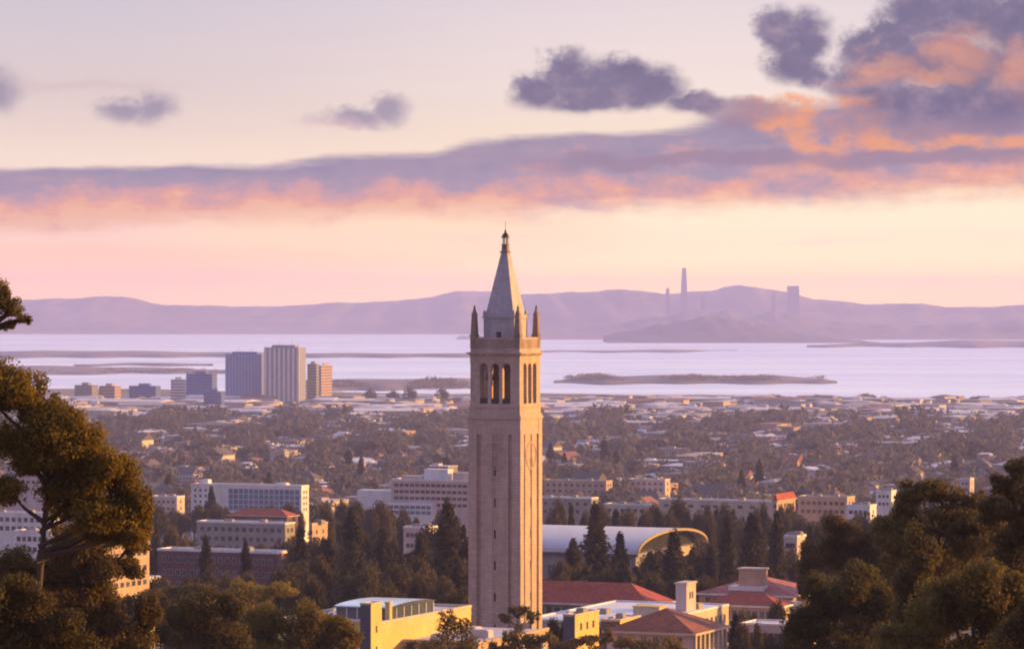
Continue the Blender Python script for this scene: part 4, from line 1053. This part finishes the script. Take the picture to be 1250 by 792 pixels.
for (px, yt, Y, hw_, w_) in [(425,548,3100,9,'tall hazy conifer over the town between two far blocks'),(441,556,3000,7,'lower hazy conifer right of a taller one over the town'),(738,536,3300,9,'tall hazy conifer over the town above the barrel roof'),
        (752,550,3100,8,'second hazy conifer right of the tall one above the barrel roof'),(672,540,3200,8,'hazy conifer in the town just right of the bell tower'),(689,552,3000,7,'small hazy conifer second right of the bell tower'),
        (927,560,2700,8,'hazy conifer in the town above the orange-red hall'),(905,572,2600,8,'hazy conifer in the town left above the orange-red hall'),(206,578,2500,9,'hazy conifer in the town left of the blue-glass building'),
        (328,575,2600,9,'hazy conifer in the town above the blue glass front'),(1165,556,3000,8,'hazy conifer in the town above the right-hand trees'),(545,556,3000,9,'hazy conifer in the town just left of the bell tower')]:
    plant('con', px, yt, Y, hw_, w_)
# clumps along the near shore
for (px, yt, hw_) in [(676,486,8),(742,480,19),(770,488,10),(868,488,12),(900,487,14),(925,487,12),(945,480,13),(968,489,10),(997,480,7),(1025,483,13),(1057,479,13),(1085,492,7),(1102,490,7),(1140,484,16),(1164,493,7),(1195,482,15),(1245,483,12)]:
    Y = min(6250, shore((px-625)/F*6250)-120)
    plant('low', px, yt, Y, hw_, 'rounded dark clump of trees standing against the bright bay, right of tower', 'tree clumps along the near shore')
for (px, yt, hw_) in [(452,471,9),(480,474,8),(500,468,8),(540,470,8),(20,482,9),(60,484,9)]:
    plant('low', px, yt, 6100, hw_, 'low hazy clump of trees by the bay, left of tower', 'tree clumps along the near shore')
# town trees, nearest ones singly
n0 = 268-NT[0]-24
for i in range(max(0, n0)):
    px = rt.uniform(-5, 1255); py = 590+62*rt.random()
    if 568 < px < 666: px += 100
    Y = y_for(px, py); k = F/Y; hm = rt.uniform(7, 15)
    plant('sml' if rt.random() < .8 else 'smc', px, py-hm*k, Y, rt.uniform(4.5, 8)*k, None, 'trees of the town')
def far_trees(name, label, n, rows, lo, hi, seed):
    r = random.Random(seed); b = MB()
    for i in range(n):
        px = r.uniform(-15, 1265); py = rows[0]+(rows[1]-rows[0])*r.random()
        Y = y_for(px, py); X = (px-625)/F*Y; z = zt(X, Y)
        if Y > shore(X)-60: continue
        gv = grove(px, py)
        if gv < -.6 and r.random() < .6: continue
        h = r.uniform(lo, hi)*(1.35 if gv > .5 else (.8 if gv < 0 else 1)); ra = h*r.uniform(.35, .6); m_ = 26 if Y > 3600 else 60
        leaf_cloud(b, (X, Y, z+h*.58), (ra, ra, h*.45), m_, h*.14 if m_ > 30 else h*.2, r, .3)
    o = b.build(name, M['far_leaf']); tag(o, label, 'trees', kind='stuff')
far_trees('distant_woods', 'hazy mass of tree crowns between the far houses', 5400, (511, 562), 9, 17, 4)
far_trees('town_woods', 'brown mass of tree crowns between the nearer town houses', 3400, (550, 655), 9, 17, 6)
def spit_trees(name, label, x0, x1, y0, y1, n, lo, hi, seed):
    r = random.Random(seed); b = MB()
    for i in range(n):
        px = x0+(x1-x0)*(i+r.random())/n; Y = H*F/(r.uniform(y0, y1)-HZ); X = (px-625)/F*Y; h = r.uniform(lo, hi)*(0.55+0.45*math.sin(px*.05)*math.sin(px*.013+1))
        leaf_cloud(b, (X, Y, 2+h*.45), (h*1.3, h*.8, h*.5), 34, h*.22, r, .2)
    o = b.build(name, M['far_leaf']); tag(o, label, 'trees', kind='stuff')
spit_trees('spit_woods', 'low dark line of trees on the marina spit right of the tower', 690, 1005, 461.5, 467.5, 420, 9, 15, 1)
spit_trees('port_woods', 'low dark line of trees on the flat left of the tower', 372, 575, 468, 476, 260, 9, 17, 2)
spit_trees('flat_woods', 'low hazy line of trees on the mud flat at left', 60, 330, 452, 457, 160, 6, 11, 3)

# ------------------------------------------------------------------ foreground trees
hero_tree('eucalyptus_tree', 'large golden-green tree with leaning trunk filling the left edge', [(70,532,44,34),(110,585,40,34),(150,640,30,28),(120,625,34,26),(-30,470,50,40),(16,478,40,34),(52,508,34,32),(30,540,46,34),(92,545,34,34),(118,568,26,34),(152,590,26,36),(140,625,30,26),(88,600,44,32),(14,600,30,22),(172,620,16,34),(60,560,40,26),(165,650,20,18),(120,650,26,18)],
          -45, 150, .08, M['fore_gold'], .85, 1, nsub=15, trunk_r=.27)
hero_tree('eucalyptus_tree', 'tall tree mostly beyond the left edge, one dark bough against the sky', [(-70,350,50,50),(-14,352,22,26),(2,368,16,18),(20,378,18,15),(30,388,9,9),(8,398,12,8),(-20,395,20,18),(-90,420,60,50)],
          -110, 118, .06, M['fore_brown'], .7, 2, nsub=8, trunk_r=.5)
hero_tree('oak_tree', 'dark brown tree low on the left under the golden one', [(110,680,42,26),(60,730,60,36),(0,720,50,46),(118,735,40,34),(150,775,44,34),(30,785,60,34),(96,662,34,22),(88,790,50,26),(60,690,40,20),(185,745,18,26),(150,690,24,16),(130,655,26,16),(165,665,16,14)], 70, 215, .11, M['fore_brown'], 1.4, 3, nsub=11, trunk_r=.4)
hero_tree('oak_tree', 'shadowy rounded tree at the bottom left corner', [(-10,760,50,46),(42,748,36,30),(50,790,50,34),(110,798,40,26),(85,765,30,22),(20,715,30,18)], 20, 138, .075, M['fore_dark'], .8, 4, nsub=8)
hero_tree('oak_tree', 'dark round tree right of the cream chimney', [(242,745,36,28),(262,775,44,30),(215,768,24,26),(285,742,22,20)], 248, 330, .17, M['fore_dark'], 1.0, 5, nsub=9)
hero_tree('oak_tree', 'golden brown tree behind the cream chimney', [(190,735,34,22),(225,728,34,16),(160,748,26,22),(205,745,30,20)], 195, 560, .24, M['fore_brown'], 1.2, 6, nsub=8)
hero_tree('oak_tree', 'olive gold tree below the pale roof edge, left of the stair tower', [(330,755,34,22),(365,762,36,24),(400,772,32,22),(425,780,22,18),(310,785,34,22),(345,795,50,22)], 360, 420, .19, M['fore_gold'], 1.2, 7, nsub=9)
hero_tree('oak_tree', 'olive gold tree with flat top left of the pale roof edge', [(300,728,30,16),(335,722,26,12),(270,735,26,16)], 300, 620, .26, M['fore_gold'], .8, 17, nsub=8)
hero_tree('oak_tree', 'thin dark tree in front of the yellow side wall', [(548,752,12,10),(556,772,24,16),(535,788,28,14),(575,788,26,14),(505,792,16,9)], 552, 560, .24, M['fore_brown'], .55, 8, nsub=6)
hero_tree('broad_shrub', 'small dark shrub at the foot of the bell tower', [(632,747,16,9),(648,752,10,8),(616,752,12,7)], 630, 700, .26, M['fore_dark'], .9, 9, nsub=6, cat='shrub')
hero_tree('oak_tree', 'dark ragged tree below the bell tower at the bottom edge', [(628,775,20,16),(650,785,24,14),(610,792,18,10),(668,778,14,8)], 632, 590, .25, M['fore_brown'], .8, 10, nsub=7)
hero_tree('oak_tree', 'brown tree between the two squat yellow towers', [(722,782,16,10),(695,790,22,10),(742,778,10,12)], 715, 640, .25, M['fore_brown'], .8, 11, nsub=7)
hero_tree('oak_tree', 'dark tree at the bottom, before the brown tiled roof', [(800,792,34,16),(765,783,20,12),(830,800,24,14)], 780, 620, .25, M['fore_brown'], .7, 12, nsub=7)
# right-hand mass
hero_tree('oak_tree', 'golden brown tree with domed crown at the lower right', [(1190,712,44,30),(1215,745,36,44),(1160,745,44,40),(1130,785,50,30),(1205,790,50,30),(1235,720,24,30)], 1180, 210, .11, M['fore_brown'], 1.1, 13, nsub=9)
hero_tree('cypress_tree', 'near-black upright tree in the middle of the right mass', [(1122,680,28,32),(1118,715,30,34),(1135,745,26,30),(1108,750,26,28)], 1122, 270, .14, M['fore_dark'], 1.0, 14, nsub=9)
hero_tree('oak_tree', 'broad dark tree at the left of the right mass, beside the tiled halls', [(1010,730,34,34),(1045,712,40,30),(1000,775,40,34),(1060,765,46,40),(1080,735,34,30),(1040,790,50,24),(975,770,20,26)], 1030, 330, .155, M['fore_dark'], 1.3, 15, nsub=9)
hero_tree('eucalyptus_tree', 'tall brown tree whose rounded top rises above the right mass', [(1120,598,27,17),(1150,604,24,20),(1105,618,18,14),(1160,640,40,26),(1110,650,44,24),(1185,618,24,20),(1200,660,50,34),(1130,700,60,40)], 1150, 290, .14, M['fore_brown'], 1.3, 16, nsub=9)
hero_tree('eucalyptus_tree', 'tallest tree against the right edge of the photo', [(1245,572,20,16),(1228,590,22,16),(1262,600,36,30),(1222,622,26,20),(1250,650,36,34),(1215,690,20,22),(1270,700,40,50),(1240,690,44,44)], 1270, 240, .12, M['fore_brown'], 1.3, 18, nsub=9)
hero_tree('oak_tree', 'olive brown tree with bumpy top behind the broad dark one', [(1000,680,26,22),(1040,660,34,24),(1075,655,30,20),(1020,640,20,14),(1065,690,44,26),(1090,640,22,14),(985,705,18,26),(1100,680,50,36)], 1040, 420, .19, M['fore_brown'], 1.3, 19, nsub=9)
hero_tree('oak_tree', 'dark tree filling the bottom right corner', [(1245,780,36,34),(1265,745,26,34)], 1250, 190, .1, M['fore_dark'], .9, 20, nsub=8)

settle()

# ------------------------------------------------------------------ haze
hz = MB(); hz.box(-16500, 16500, -650, 30500, -5, 395)
hm = bpy.data.materials.new('haze'); hm.use_nodes = True; ht = hm.node_tree; ht.nodes.clear()
pv = ht.nodes.new('ShaderNodeVolumePrincipled'); pv.inputs['Color'].default_value = (0.57, 0.60, 1.0, 1); pv.inputs['Density'].default_value = 5.3e-5
pv.inputs['Anisotropy'].default_value = 0.0
ho = ht.nodes.new('ShaderNodeOutputMaterial'); ht.links.new(pv.outputs[0], ho.inputs['Volume'])
o = hz.build('haze', hm); tag(o, kind='stuff')
